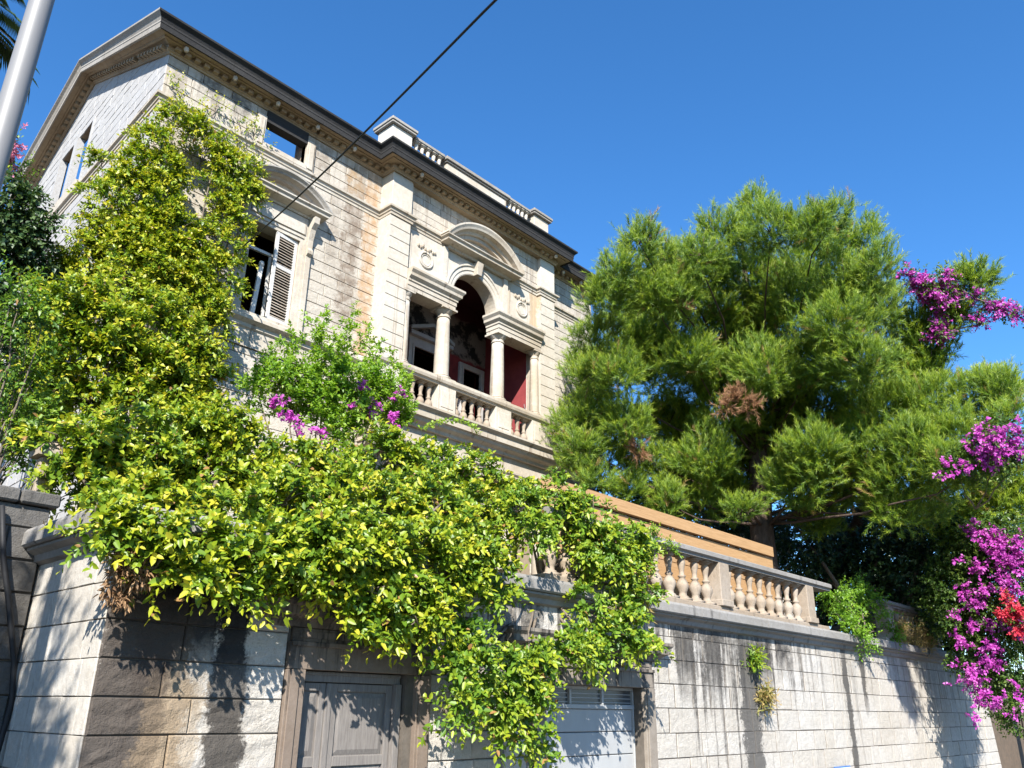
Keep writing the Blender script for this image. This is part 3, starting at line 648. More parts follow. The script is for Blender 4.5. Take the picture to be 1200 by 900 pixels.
# wing window -----------------------------------------------------
def window(cx, half, zb, zt, y, parent):
    fr = bpy.data.objects.new('window', None); C.objects.link(fr); fr.parent = parent; fr.location = Vector((cx, y, zb))-loc_of(parent)
    m = MB()
    for s in (-1, 1):
        a, b = sorted((cx+s*half, cx+s*(half+0.16))); m.box(a, b, y-0.05, y+0.3, zb, zt+0.16)
        a, b = sorted((cx+s*(half+0.10), cx+s*(half+0.165))); m.box(a, b, y-0.075, y-0.049, zb, zt+0.165)
    m.box(cx-half, cx+half, y-0.05, y+0.3, zt, zt+0.16); m.box(cx-half-.1, cx+half+.1, y-0.075, y-0.049, zt+.1, zt+.166)
    m.build('architrave', M['trim'], fr)
    for s in (-1, 1):
        a, b = sorted((cx+s*(half+0.168), cx+s*(half+0.32)))
        MB().box(a, b, y-0.10, y+0.02, zb, zt+0.02).build('pilaster_strip', M['trim'], fr, bevel=0.008)
        br = MB()
        pts = [(y-0.1, zt+0.02), (y-0.16, zt-0.05), (y-0.12, zt-0.25), (y-0.2, zt-0.02), (y-0.30, zt+0.35), (y-0.36, zt+0.62), (y-0.36, zt+0.68), (y, zt+0.68), (y, zt-0.3)]
        pr = [(y, zt-0.36), (y-0.10, zt-0.36), (y-0.17, zt-0.30), (y-0.18, zt-0.22), (y-0.12, zt-0.12), (y-0.13, zt+0.1), (y-0.20, zt+0.38), (y-0.32, zt+0.52), (y-0.34, zt+0.69), (y, zt+0.69)]
        k = len(pr); br.add([(a+.005, p, q) for p, q in pr]+[(b-.005, p, q) for p, q in pr], [tuple(range(k)), tuple(range(2*k-1, k-1, -1))]+[(i, (i+1) % k, k+(i+1) % k, k+i) for i in range(k)])
        br.build('bracket', M['trim'], fr)
    MB().box(cx-half-.165, cx+half+.165, y-0.06, y+0.2, zt+0.168, zt+0.69).box(cx-half-.1, cx+half+.1, y-0.1, y-0.058, zt+0.20, zt+0.50).build('frieze', M['trim'], fr, bevel=0.006)
    hw = half+0.62; zp = zt+0.70
    pr = [(0, 0), (0.04, 0.0), (0.06, 0.05), (0.30, 0.10), (0.31, 0.16), (0.36, 0.20), (0.36, 0.235), (-0.05, 0.235), (-0.05, 0)]
    MB().sweep([(cx-hw+.36, y+.05, zp), (cx-hw+.36, y-.05, zp), (cx+hw-.36, y-.05, zp), (cx+hw-.36, y+.05, zp)], pr).build('pediment_base', M['trim'], fr)
    MB().arc(cx, zp+0.236, hw-.02, 0.56, [(y+.02, -0.17), (y-.16, -0.17), (y-.20, -0.11), (y-.34, -0.09), (y-.36, -0.05), (y-.42, 0.0), (y-.42, 0.035), (y+.02, 0.035)]).build('pediment_arch', M['greycornice'], fr)
    n = 14; pts = [(cx+(hw-.2)*math.sin(t), zp+.236+0.40*math.cos(t)) for t in [(-1+2*i/n)*PI/2 for i in range(n+1)]]
    MB().add([(a, y-0.03, b) for a, b in pts]+[(a, y+0.03, b) for a, b in pts], [tuple(range(n+1)), tuple(range(2*n+1, n, -1))]).build('tympanum', M['trim'], fr)
    MB().sweep([(cx-half-.34, y+.05, zb-.13), (cx-half-.34, y, zb-.13), (cx+half+.34, y, zb-.13), (cx+half+.34, y+.05, zb-.13)], [(0, 0), (0.10, 0.02), (0.15, 0.06), (0.15, 0.125), (0, 0.128)]).build('sill', M['trim'], fr)
    MB().box(cx-half, cx+half, y+0.18, y+0.25, zt-0.62, zt-0.55).box(cx-half, cx-half+.05, y+.18, y+.25, zb, zt).box(cx+half-.05, cx+half, y+.18, y+.25, zb, zt).box(cx+0.02, cx+0.09, y+.20, y+.24, zb, zt-.63).build('casement_frame', M['whitewood'], fr)
    return fr
window(8.80, 0.66, 10.58, 13.0, VY, VL)
def shutter(hx, y, z0, z1, wd, ang, parent, leftwards=True):
    sh = bpy.data.objects.new('shutter', None); C.objects.link(sh); sh.parent = parent; sh.location = Vector((hx, y, z0))-loc_of(parent); sh.rotation_euler = (0, 0, ang)
    def part(nm, m, mt):
        me = bpy.data.meshes.new(nm); me.from_pydata(m.v, [], m.f); me.materials.append(mt)
        o = bpy.data.objects.new(nm, me); C.objects.link(o); o.parent = sh; return o
    h = z1-z0; s = 0.085; sg = -1 if leftwards else 1
    X = lambda a, b: tuple(sorted((sg*a, sg*b)))
    for a, b in ((0, s), (wd-s, wd)): part('stile', MB().box(*X(a, b), -0.025, 0.025, 0, h), M['whitewood'])
    zr_ = [0, 0.11, h*0.60, h*0.60+0.10, h-0.09, h]
    for i in range(0, 6, 2): part('rail', MB().box(*X(s+.001, wd-s-.001), -0.022, 0.022, zr_[i], zr_[i+1]), M['whitewood'])
    base = None
    for (a, b) in ((zr_[1], zr_[2]), (zr_[3], zr_[4])):
        n = int((b-a)/0.072)
        for i in range(n):
            z = a+(b-a)*(i+.5)/n
            if base is None:
                x0_, x1_ = X(s, wd-s)
                base = part('slat', MB().hexa([(x0_, -0.028, -0.032), (x1_, -0.028, -0.032), (x1_, 0.024, 0.018), (x0_, 0.024, 0.018)], [(x0_, -0.028, -0.022), (x1_, -0.028, -0.022), (x1_, 0.024, 0.028), (x0_, 0.024, 0.028)]), M['slat'])
                base.location = (0, 0, z)
            else:
                o = base.copy(); C.objects.link(o); o.location = (0, rnd.uniform(-.002, .002), z); o.rotation_euler = (rnd.uniform(-.09, .09), rnd.uniform(-.012, .012), 0)
    return sh
shutter(9.44, VY+0.05, 10.62, 12.98, 0.64, math.radians(7), VL)
# leaning broken post inside the opening
MB().hexa([(8.47, 16.10, 10.58), (8.58, 16.10, 10.58), (8.58, 16.16, 10.58), (8.47, 16.16, 10.58)], [(8.55, 16.10, 11.98), (8.65, 16.10, 11.98), (8.65, 16.16, 11.98), (8.55, 16.16, 11.98)]).lathe(8.60, 16.13, [(0.04, 11.97), (0.07, 12.02), (0.055, 12.1), (0.01, 12.12)], 8).build('broken_mullion', M['whitewood'], VL)
# attic window
aw = bpy.data.objects.new('attic_window', None); C.objects.link(aw); aw.parent = VL; aw.location = Vector((8.7, VY, 15.1))-loc_of(VL)
for a, b in ((7.85, 8.10), (9.32, 9.57)):
    MB().box(a, b, VY-0.07, VY+0.2, 15.07, 16.0).box(a+.05, b-.05, VY-0.10, VY-.068, 15.12, 15.9).build('jamb', M['trim'], aw, bevel=0.008)
MB().box(8.102, 9.318, VY-.06, VY+.22, 15.86, 16.2).build('lintel', M['black'], aw)
MB().box(8.08, 9.34, VY-.1, VY+.3, 15.072, 15.2).build('sill', M['trim'], aw)
# side gable window: pair with mullion
for a, b in ((SW[0]-.02, SW[0]+.10), ((SW[0]+SW[1])/2-.14, (SW[0]+SW[1])/2+.14), (SW[1]-.10, SW[1]+.02)):
    mbx = MB(); mbx.hexa([FV.at(a, 15.1, .04), FV.at(b, 15.1, .04), FV.at(b, 15.1, -.15), FV.at(a, 15.1, -.15)], [FV.at(a, 17.49, .04), FV.at(b, 17.49, .04), FV.at(b, 17.49, -.15), FV.at(a, 17.49, -.15)]); mbx.build('window_jamb', M['side'], VL)
mbx = MB(); mbx.hexa([FV.at(SW[0]-.12, 15.0, .13), FV.at(SW[1]+.12, 15.0, .13), FV.at(SW[1]+.12, 15.0, -.05), FV.at(SW[0]-.12, 15.0, -.05)], [FV.at(SW[0]-.12, 15.28, .15), FV.at(SW[1]+.12, 15.28, .15), FV.at(SW[1]+.12, 15.28, -.05), FV.at(SW[0]-.12, 15.28, -.05)]); mbx.build('window_sill', M['trim'], VL)

mbx = MB(); mbx.hexa([FV.at(SW[0]-1.2, 14.6, -.9), FV.at(SW[1]+1.6, 14.6, -.9), FV.at(SW[1]+1.6, 14.6, -1.1), FV.at(SW[0]-1.2, 14.6, -1.1)], [FV.at(SW[0]-1.2, 17.7, -.9), FV.at(SW[1]+1.6, 17.7, -.9), FV.at(SW[1]+1.6, 17.7, -1.1), FV.at(SW[0]-1.2, 17.7, -1.1)]); mbx.build('dark_window_backing', M['dark'], VL)  # added dark sheet so the gable openings look unlit, not sky blue
# bay: pilasters ---------------------------------------------------
for (a, b) in ((11.85, 12.58), (18.18, 18.9)):
    z = 10.6
    while z < 14.75:
        h = min(0.352, 14.80-z)
        MB().box(a, b, 15.5, 16.1, z+0.004, z+h-0.010).build('pilaster_block', M['pale'], VL, bevel=0.012); z += h
    MB().box(a-.005, a+.02, 15.501, 16.1, 10.6, 14.798).build('pilaster_return', M['pale'], VL)
    MB().box(a+.01, b-.01, 15.515, 16.1, 10.55, 16.2).build('pilaster_core', M['trim'], VL)
    MB().box(a, b, 15.497, 16.1, 15.075, 16.139).build('pilaster_top', M['pale'], VL, bevel=0.01)
    MB().box(a-.04, b+.04, 15.46, 16.1, 9.4, 10.599).box(a+.10, b-.10, 15.44, 15.462, 9.6, 10.3).build('pilaster_pedestal', M['trim'], VL, bevel=0.01)
# bay wall with arch
def arch_wall(x0, x1, z0, z1, cx, r, y0, y1, n=28):
    m = MB(); zs = z0; pts = [(cx-r*math.cos(PI*i/n), zs+r*math.sin(PI*i/n)) for i in range(n+1)]
    m.box(x0, cx-r, y0, y1, z0, z1); m.box(cx+r, x1, y0, y1, z0, z1)
    for (a, b), (c, d) in zip(pts, pts[1:]):
        m.hexa([(a, y0, b), (c, y0, d), (c, y1, d), (a, y1, b)], [(a, y0, z1), (c, y0, z1), (c, y1, z1), (a, y1, z1)])
    return m
ACX, AR, ASP = 15.30, 0.93, 13.40
arch_wall(12.56, 18.2, ASP, 14.84, ACX, AR, 15.65, 16.05).build('arch_wall', M['pale'], VL)
ring = lambda r0, r1, y: [(15.66, r1), (y, r1), (y, r1-0.04), (y+.03, r1-.06), (y+.03, (r0+r1)/2), (y+.045, (r0+r1)/2-.02), (y+.045, r0), (15.66, r0)]
MB().arc(ACX, ASP, AR, AR, [(15.70, 0.005), (15.70, 0.30), (15.55, 0.30), (15.55, 0.25), (15.585, 0.23), (15.585, 0.12), (15.61, 0.10), (15.61, 0.005)], 26).build('archivolt', M['pale'], VL)
MB().arc(ACX, ASP, AR+.001, AR+.001, [(16.05, 0.0), (15.62, 0.0), (15.62, -0.02), (16.05, -0.02)], 26).build('arch_soffit', M['trim'], VL)
MB().hexa([(ACX-.09, 15.45, 14.30), (ACX+.09, 15.45, 14.30), (ACX+.09, 15.66, 14.30), (ACX-.09, 15.66, 14.30)], [(ACX-.13, 15.40, 14.72), (ACX+.13, 15.40, 14.72), (ACX+.13, 15.66, 14.72), (ACX-.13, 15.66, 14.72)]).build('keystone', M['trim'], VL, bevel=0.01)
for (a, b) in ((13.93, 14.10), (16.52, 16.69)): MB().box(a, b, 15.57, 15.66, 13.45, 14.745).build('spandrel_strip', M['pale'], VL)
# arched pediment
PC = 15.42; PH = 1.66
pr = [(0, 0), (0.05, 0.0), (0.08, 0.07), (0.30, 0.11), (0.31, 0.18), (0.37, 0.22), (0.37, 0.25), (-0.05, 0.25), (-0.05, 0)]
MB().sweep([(PC-PH+.37, 15.66, 14.75), (PC-PH+.37, 15.58, 14.75), (PC+PH-.37, 15.58, 14.75), (PC+PH-.37, 15.66, 14.75)], pr).build('pediment_base', M['trim'], VL)
MB().arc(PC, 15.003, PH-.02, 0.84, [(15.66, -0.24), (15.44, -0.24), (15.40, -0.16), (15.26, -0.13), (15.24, -0.07), (15.20, 0.0), (15.20, 0.05), (15.66, 0.05)], 24).build('pediment_arch', M['trim'], VL)
MB().arc(PC, 15.003, PH-.36, 0.55, [(15.63, -0.08), (15.52, -0.08), (15.52, 0.05), (15.63, 0.05)], 20).build('inner_arch', M['trim'], VL)
# wreath panels
for cx in (13.33, 17.42):
    wr = bpy.data.objects.new('wreath_relief', None); C.objects.link(wr); wr.parent = VL; wr.location = Vector((cx, 15.65, 14.1))-loc_of(VL)
    MB().tube([(cx+0.235*math.sin(2*PI*i/20), 15.64, 14.03+0.235*math.cos(2*PI*i/20)) for i in range(21)], 0.038, 7).build('ring', M['pale'], wr, smooth=True)
    MB().tube([(cx+0.17*math.sin(2*PI*i/20), 15.645, 14.03+0.17*math.cos(2*PI*i/20)) for i in range(21)], 0.018, 5).build('inner_ring', M['pale'], wr, smooth=True)
    rb = MB()
    for s in (-1, 1):
        for q in range(4):
            xx = cx+s*(0.06+0.085*q); z = 14.37+0.05*math.sin(q*1.9)+0.02*q
            rb.lathe(xx, 15.64, [(0.012, z-.07), (0.045, z-.03), (0.05, z+.02), (0.012, z+.07)], 6)
    rb.build('ribbon', M['trim'], wr)
    MB().box(cx-.62, cx-.58, 15.625, 15.652, 13.5, 14.72).box(cx+.58, cx+.62, 15.625, 15.652, 13.5, 14.72).build('panel_frame', M['pale'], wr)
# entablatures over the columns
P_ent = [(-0.1, 12.78), (0.0, 12.78), (0.0, 12.90), (0.02, 12.905), (0.02, 13.02), (0.05, 13.04), (0.05, 13.10), (0.13, 13.17), (0.14, 13.25), (0.20, 13.33), (0.20, 13.395), (-0.1, 13.40)]
MB().sweep([(12.58, 15.48, 0), (14.40, 15.48, 0), (14.40, 16.0, 0)], P_ent).box(12.58, 14.3, 15.55, 15.98, 12.781, 13.395).build('entablature', M['trim'], VL)
MB().sweep([(16.22, 16.0, 0), (16.22, 15.48, 0), (18.17, 15.48, 0)], P_ent).box(16.32, 18.17, 15.55, 15.98, 12.781, 13.395).build('entablature', M['trim'], VL)
# columns
def column(cx, cy, z0, z1, r):
    c = bpy.data.objects.new('column', None); C.objects.link(c); c.parent = VL; c.location = Vector((cx, cy, z0))-loc_of(VL)
    prof = [(r, z0+0.16)]
    for i in range(9): t = i/8; prof.append((r*(1-0.16*t**1.7), z0+0.18+(z1-0.30-z0-0.18)*t))
    MB().lathe(cx, cy, prof, 20).build('shaft', M['trim'], c, smooth=True)
    MB().lathe(cx, cy, [(r*1.32, z0+.05), (r*1.38, z0+.085), (r*1.3, z0+.115), (r*1.12, z0+.12), (r*1.12, z0+.14), (r*1.18, z0+.155), (r*1.1, z0+.175)], 20).box(cx-r*1.4, cx+r*1.4, cy-r*1.4, cy+r*1.4, z0, z0+.05).build('base', M['trim'], c)
    q = r*0.84
    MB().lathe(cx, cy, [(q, z1-.30), (q*1.14, z1-.295), (q*1.14, z1-.27), (q, z1-.265), (q, z1-.19), (q*1.1, z1-.18), (q*1.45, z1-.10), (q*1.45, z1-.075)], 20).box(cx-q*1.55, cx+q*1.55, cy-q*1.55, cy+q*1.55, z1-.075, z1-.02).build('capital', M['trim'], c)
for cx, cy, cr in ((14.17, 15.72, .215), (16.43, 15.72, .215), (18.07, 15.68, .15), (12.70, 15.68, .15)): column(cx, cy, 10.56, 12.80, cr)
# balcony ----------------------------------------------------------
bal = bpy.data.objects.new('balcony', None); C.objects.link(bal); bal.parent = VL; bal.location = Vector((15.38, 15.4, 9.4))-loc_of(VL)
MB().sweep([(11.7, 16, 0), (11.7, 15.42, 0), (19.0, 15.42, 0), (19.0, 16, 0)], [(-.4, 8.92), (0.05, 8.92), (0.07, 9.0), (0.2, 9.06), (0.24, 9.14), (0.30, 9.16), (0.30, 9.32), (0.40, 9.40), (0.40, 9.455), (-.4, 9.46)]).build('floor_slab', M['trim'], bal)
MB().sweep([(11.75, 16, 0), (11.75, 15.5, 0), (18.95, 15.5, 0), (18.95, 16, 0)], [(-.4, 8.2), (0.0, 8.2), (0.0, 8.3), (.05, 8.31), (0.05, 8.40), (0.10, 8.46), (0.10, 8.52), (0.02, 8.55), (0.02, 8.915), (-.4, 8.915)]).build('architrave', M['trim'], bal)
for (a, b) in ((11.8, 12.62), (13.84, 14.5), (16.1, 16.76), (17.7, 18.1)):
    MB().box(a, b, 15.42, 15.95, 9.462, 10.33).box(a-.03, b+.03, 15.39, 15.97, 9.461, 9.62).box(a+.1, b-.1, 15.405, 15.425, 9.72, 10.2).build('pedestal', M['pale'], bal, bevel=0.01)
MB().sweep([(11.78, 16, 0), (11.78, 15.42, 0), (18.97, 15.42, 0), (18.97, 16, 0)], [(-.36, 10.33), (0.0, 10.33), (0.02, 10.38), (0.06, 10.40), (0.08, 10.47), (0.07, 10.55), (-.36, 10.555)]).build('handrail', M['trim'], bal)
BB = baluster_mesh('baluster', 9.46, 10.33, 0.115, M['balu'])
for (a, b, n) in ((12.64, 13.82, 4), (14.52, 16.08, 5), (16.78, 17.68, 3)):
    for i in range(n): copy_at(BB, Vector((a+(b-a)*(i+.5)/n, 15.62, 9.461))-loc_of(bal), bal)
# parapet ------------------------------------------------------------
par = bpy.data.objects.new('parapet', None); C.objects.link(par); par.parent = VL; par.location = Vector((15.3, 15.7, 16.8))-loc_of(VL)
for (a, b) in ((11.78, 12.52), (18.0, 18.74)):
    MB().box(a, b, 15.62, 16.3, 16.78, 17.86).build('pier', M['pale'], par, bevel=0.012)
    MB().box(a-.09, b+.09, 15.53, 16.39, 17.86, 17.93).box(a-.12, b+.12, 15.50, 16.42, 17.932, 18.04).build('pier_cap', M['greycornice'], par, bevel=0.015)
MB().box(13.98, 16.66, 15.68, 16.1, 16.78, 17.76).build('blank_panel', M['pale'], par, bevel=0.01)
MB().box(13.93, 16.71, 15.63, 16.15, 17.76, 17.82).box(13.88, 16.76, 15.58, 16.2, 17.822, 17.94).build('panel_cap', M['greycornice'], par, bevel=0.012)
for (a, b) in ((12.65, 13.86), (16.78, 17.86)):
    MB().box(a, b, 15.64, 16.0, 17.86, 17.96).build('handrail', M['greycornice'], par, bevel=0.012)
    MB().box(a-.1, b+.1, 15.64, 16.06, 16.78, 16.98).build('plinth', M['trim'], par)
PB = baluster_mesh('baluster', 16.98, 17.86, 0.10, M['pale'])
for (a, b, n) in ((12.68, 13.84, 5), (16.8, 17.84, 5)):
    for i in range(n): copy_at(PB, Vector((a+(b-a)*(i+.5)/n, 15.77, 16.98))-loc_of(par), par)
# interiors ------------------------------------------------------------
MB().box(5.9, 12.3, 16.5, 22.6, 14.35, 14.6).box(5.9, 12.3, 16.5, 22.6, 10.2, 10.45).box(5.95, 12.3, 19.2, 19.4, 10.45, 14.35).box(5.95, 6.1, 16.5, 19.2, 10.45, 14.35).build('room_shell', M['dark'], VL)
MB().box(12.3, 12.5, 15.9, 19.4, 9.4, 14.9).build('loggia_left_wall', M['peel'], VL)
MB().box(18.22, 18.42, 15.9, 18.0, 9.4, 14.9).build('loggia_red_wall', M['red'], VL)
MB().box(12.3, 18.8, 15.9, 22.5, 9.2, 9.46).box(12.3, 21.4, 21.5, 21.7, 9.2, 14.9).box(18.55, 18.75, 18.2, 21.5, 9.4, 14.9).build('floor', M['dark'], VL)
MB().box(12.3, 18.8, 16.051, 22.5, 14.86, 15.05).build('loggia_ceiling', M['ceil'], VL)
FBK = Frame(0, 18.0, 1, 0); bw_ = MB(); backing(bw_, FBK, 12.3, 18.6, 9.4, 14.9, [(15.0, 16.3, 9.4, 12.62), (17.14, 17.95, 9.4, 12.55)], 0.2); bw_.build('loggia_back_wall', M['peel'], VL)
def doorcase(x0, x1, zt, ped, w=0.2):
    m = MB().box(x0-w, x0, 17.93, 18.18, 9.46, zt+w).box(x1, x1+w, 17.93, 18.18, 9.46, zt+w).box(x0, x1, 17.93, 18.18, zt, zt+w)
    m.box(x0-.06, x0, 17.90, 17.929, 9.46, zt+.06).box(x1, x1+.06, 17.90, 17.929, 9.46, zt+.06)
    if ped:
        m.box(x0-w-.05, x1+w+.05, 17.80, 18.0, zt+w+.12, zt+w+.25).box(x0-w, x1+w, 17.95, 18.0, zt+w+.001, zt+w+.12)
        xm = (x0+x1)/2
        for a, b in ((x0-w-.08, xm), (xm, x1+w+.08)):
            za, zb2 = (zt+w+.25, zt+w+.62) if b == xm else (zt+w+.62, zt+w+.25)
            m.hexa([(a, 17.78, za), (b, 17.78, zb2), (b, 18.0, zb2), (a, 18.0, za)], [(a, 17.78, za+.12), (b, 17.78, zb2+.12), (b, 18.0, zb2+.12), (a, 18.0, za+.12)])
    m.build('door_case', M['white2'], VL)
M['white2'] = simple('greyed white joinery', (0.46, 0.44, 0.42), (0.33, 0.31, 0.29), 0.7, 4, 0.2)
doorcase(15.0, 16.3, 12.62, True); doorcase(17.14, 17.95, 12.55, False, 0.17)
MB().tube([(18.52, 16.5, 12.0), (18.2, 16.2, 11.1), (18.1, 15.9, 10.6)], 0.012, 5).build('loose_wire', M['pole'], VL)
# ground floor columns under the balcony
for cx in (13.9, 16.9, 18.4): column(cx, 15.75, 3.9, 8.2, 0.24)
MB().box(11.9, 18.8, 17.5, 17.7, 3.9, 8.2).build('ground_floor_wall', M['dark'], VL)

# ================================================================ STREET THINGS
LP = thing('lamp_post', 'plain grey steel lamp post crossing the top left corner', 'lamp post', (1.44, 8.12, 0.13))
MB().lathe(1.44, 8.12, [(0.15, 0.13), (0.15, 1.5), (0.125, 1.56), (0.118, 5.0), (0.108, 11.0), (0.098, 16.0), (0.09, 16.05)], 28).build('shaft', M['pole'], LP, smooth=True)
MB().lathe(1.44, 8.12, [(0.32, 0.125), (0.32, 0.16), (0.215, 0.18), (0.21, 0.27)], 24).build('base_plate', M['pole'], LP)
MB().box(1.36, 1.52, 7.955, 7.985, 0.6, 1.0).build('hatch', M['pole'], LP)
MB().tube([(1.44, 8.12, 15.8), (1.40, 7.4, 16.4), (1.3, 6.2, 16.6)], 0.05).box(1.1, 1.5, 5.0, 6.3, 16.52, 16.66).build('lamp_head', M['pole'], LP)
def wire(name, pts, r, label):
    return tag(MB().tube(pts, r, 6).build(name, M['cable'], smooth=True), label, 'cable')
a, b = Vector((7.8, 15.93, 11.89)), Vector((4.64, 4.58, 9.11)); e = b+(b-a)*1.3
pts = []
for i in range(41):
    t = i/40; p = a.lerp(e, t); p.z -= 0.12*math.sin(PI*min(1, t*2.3)); pts.append(p)
wire('overhead_cable', pts, 0.017, 'black overhead cable crossing the villa front from upper right')
pts2 = [p+Vector((0.022*math.cos(i*2.1), 0.0, 0.03*math.sin(i*2.1))) for i, p in enumerate(pts)]
UP = thing('utility_pole', 'wooden utility pole across the street carrying the cable', 'utility pole', (e.x, e.y, 0))
MB().lathe(e.x, e.y, [(0.14, 0), (0.10, e.z+0.5)], 12).build('shaft', M['bark'], UP, smooth=True)
wire('thin_cable', [(1.3, 12.0, 11.2), (1.9, 14, 11.35), (2.9, 17.5, 11.9), (4.4, 20.5, 12.4)], 0.012, 'thin dark wire behind the lamp post')
SG = thing('street_sign', 'small white sign with blue rim low on the retaining wall', 'sign', (20.4, 8.3, 0.6))
MB().box(19.95, 20.85, 8.31, 8.34, 0.55, 1.06).build('rim', M['blue'], SG, bevel=0.005)
MB().box(19.98, 20.82, 8.302, 8.309, 0.58, 1.03).build('plate', M['white'], SG)
MB().box(20.08, 20.20, 8.298, 8.3015, 0.66, 1.0).box(20.3, 20.42, 8.298, 8.3015, 0.66, 1.0).build('print', M['ink'], SG)
# pale house far behind the garden, seen in chinks between the leaves
PH_ = thing('background_house', 'pale rendered house showing in chinks behind the dark garden trees', 'house', (44, 24, 3.8))
MB().box(38, 52, 22, 30, 3.8, 9.2).build('wall', M['farwall'], PH_)
MB().hexa([(37.6, 21.6, 9.2), (52.4, 21.6, 9.2), (52.4, 30.4, 9.2), (37.6, 30.4, 9.2)], [(40, 25.5, 10.6), (50, 25.5, 10.6), (50, 26.5, 10.6), (40, 26.5, 10.6)]).build('roof', simple('clay tiles', (0.30, 0.12, 0.07)), PH_)
for k in range(4): MB().box(39.5+k*3, 40.6+k*3, 21.96, 22.02, 5.6, 7.4).build('window', M['glass'], PH_)

# ================================================================ PLANTS
rng = np.random.default_rng(7)
def unit(a): return a/np.maximum(np.linalg.norm(a, axis=-1, keepdims=True), 1e-6)
def mesh_np(name, V, Fq, hue, mat, parent, kind='stuff'):
    """V (n,3) float, Fq list of (array of faces with k columns)"""
    o0 = np.array(loc_of(parent)); V = (V-o0).astype(np.float32)
    me = bpy.data.meshes.new(name); me.vertices.add(len(V)); me.vertices.foreach_set('co', V.ravel())
    nl = sum(f.size for f in Fq); npoly = sum(len(f) for f in Fq)
    me.loops.add(nl); me.polygons.add(npoly)
    me.loops.foreach_set('vertex_index', np.concatenate([f.ravel() for f in Fq]).astype(np.int32))
    starts = []; b = 0
    for f in Fq: starts.append(b+np.arange(len(f))*f.shape[1]); b += f.size
    me.polygons.foreach_set('loop_start', np.concatenate(starts).astype(np.int32))
    me.update(calc_edges=True)
    at = me.attributes.new('hue', 'FLOAT', 'POINT'); at.data.foreach_set('value', np.clip(hue, 0, 1).astype(np.float32))
    me.materials.append(mat)
    o = bpy.data.objects.new(name, me); C.objects.link(o); o.parent = parent
    if kind: o['kind'] = kind
    return o
def sprigs_in(blobs, per_m2, lo=0.55, up=0.45, out=0.8, jit=0.6, sq=1.0, front=None, keep=None, clump=9, cw=0.2, zsq=1.0):
    P, D, Bi = [], [], []
    for bi, (x, y, z, r) in enumerate(blobs):
        n = max(3, int(4*PI*r*r*per_m2)); nc = max(4, int(4*PI*r*r*clump)+3)
        cd = unit(rng.normal(size=(nc, 3))); d = unit(cd[rng.integers(0, nc, n)]+rng.normal(size=(n, 3))*cw)
        if front is not None:                      # plants grown against a wall: little foliage on the wall side
            k = d@np.array(front) > -0.25; d = d[k]; n = len(d)
        rr = r*(lo+(1.06-lo)*rng.random(n)**0.6)
        # lumpy radius
        lump = 0.80+0.34*np.sin(d[:, 0]*3.1+bi*1.7)*np.sin(d[:, 1]*2.7+bi)+0.16*np.sin(d[:, 2]*5.3+bi*2.3)
        p = np.array((x, y, z))+d*(rr*lump)[:, None]*np.array((1, sq, zsq))
        P.append(p); D.append(unit(d*out+np.array((0, 0, up))+rng.normal(size=(n, 3))*jit)); Bi.append(np.full(n, bi))
    P = np.concatenate(P); D = np.concatenate(D)
    if keep is not None:
        k = keep(P); P = P[k]; D = D[k]
    return P, D
def leafy(name, parent, P, D, mat, K=11, slen=0.3, ll=0.085, lw=0.045, droop=0.10, hb=0.15, ht=0.55, spread=0.9, fine=True, hj=0.32, curl=0.15):
    n = len(P); up = np.array((0, 0, 1.0))
    t = np.linspace(0.12, 1.0, K)[None, :, None]
    L = (slen*(0.65+0.7*rng.random((n, 1, 1))))
    base = P[:, None, :]+D[:, None, :]*L*t - up*(droop*L*t*t)
    u = unit(np.cross(D, rng.normal(size=(n, 3)))); v = np.cross(D, u)
    ang = (np.arange(K)*2.4)[None, :]+rng.random((n, 1))*6.28+rng.normal(size=(n, K))*0.4
    rad = u[:, None, :]*np.cos(ang)[..., None]+v[:, None, :]*np.sin(ang)[..., None]
    ld = unit(D[:, None, :]*(0.35+0.5*t)+rad*spread+up*0.12+rng.normal(size=(n, K, 3))*0.18)
    nh = unit(D[:, None, :]*0.25+up*0.35+np.array((-.62, -.56, .62))*0.75+rng.normal(size=(n, K, 3))*0.42)
    sdv = unit(np.cross(ld, nh)); nn = np.cross(sdv, ld)
    s = (0.5+0.8*rng.random((n, K, 1)))*(1.0-0.28*(t-0.5).clip(0)*1.2)
    A = ll*s; W = lw*s
    tip = base+ld*A-up*(curl*A)+nn*0.0
    if fine:
        r1 = base+ld*A*0.30+sdv*W*0.46+nn*W*0.16; r2 = base+ld*A*0.70+sdv*W*0.36+nn*W*0.10-up*(curl*A*.45)
        l1 = base+ld*A*0.30-sdv*W*0.46+nn*W*0.16; l2 = base+ld*A*0.70-sdv*W*0.36+nn*W*0.10-up*(curl*A*.45)
        V = np.stack([base, r1, r2, tip, l2, l1], axis=2).reshape(-1, 3); q = 6
        idx = np.arange(n*K)[:, None]*6; F_ = [np.concatenate([idx+np.array([[0, 1, 2, 3]]), idx+np.array([[0, 3, 4, 5]])])]
    else:
        r1 = base+ld*A*0.45+sdv*W*0.5+nn*W*0.15; l1 = base+ld*A*0.45-sdv*W*0.5+nn*W*0.15
        V = np.stack([base, r1, tip, l1], axis=2).reshape(-1, 3); q = 4
        idx = np.arange(n*K)[:, None]*4; F_ = [np.concatenate([idx+np.array([[0, 1, 2]]), idx+np.array([[0, 2, 3]])])]
    sp = rng.random((n, 1))*0.42-0.08
    hue = hb+sp+(ht-hb)*t[..., 0]**1.6+(rng.random((n, K))-0.5)*hj
    hue = np.where(rng.random((n, K)) < 0.012, 1.0, np.minimum(hue, 0.93))
    return mesh_np(name, V, F_, np.repeat(hue.reshape(-1), q), mat, parent)
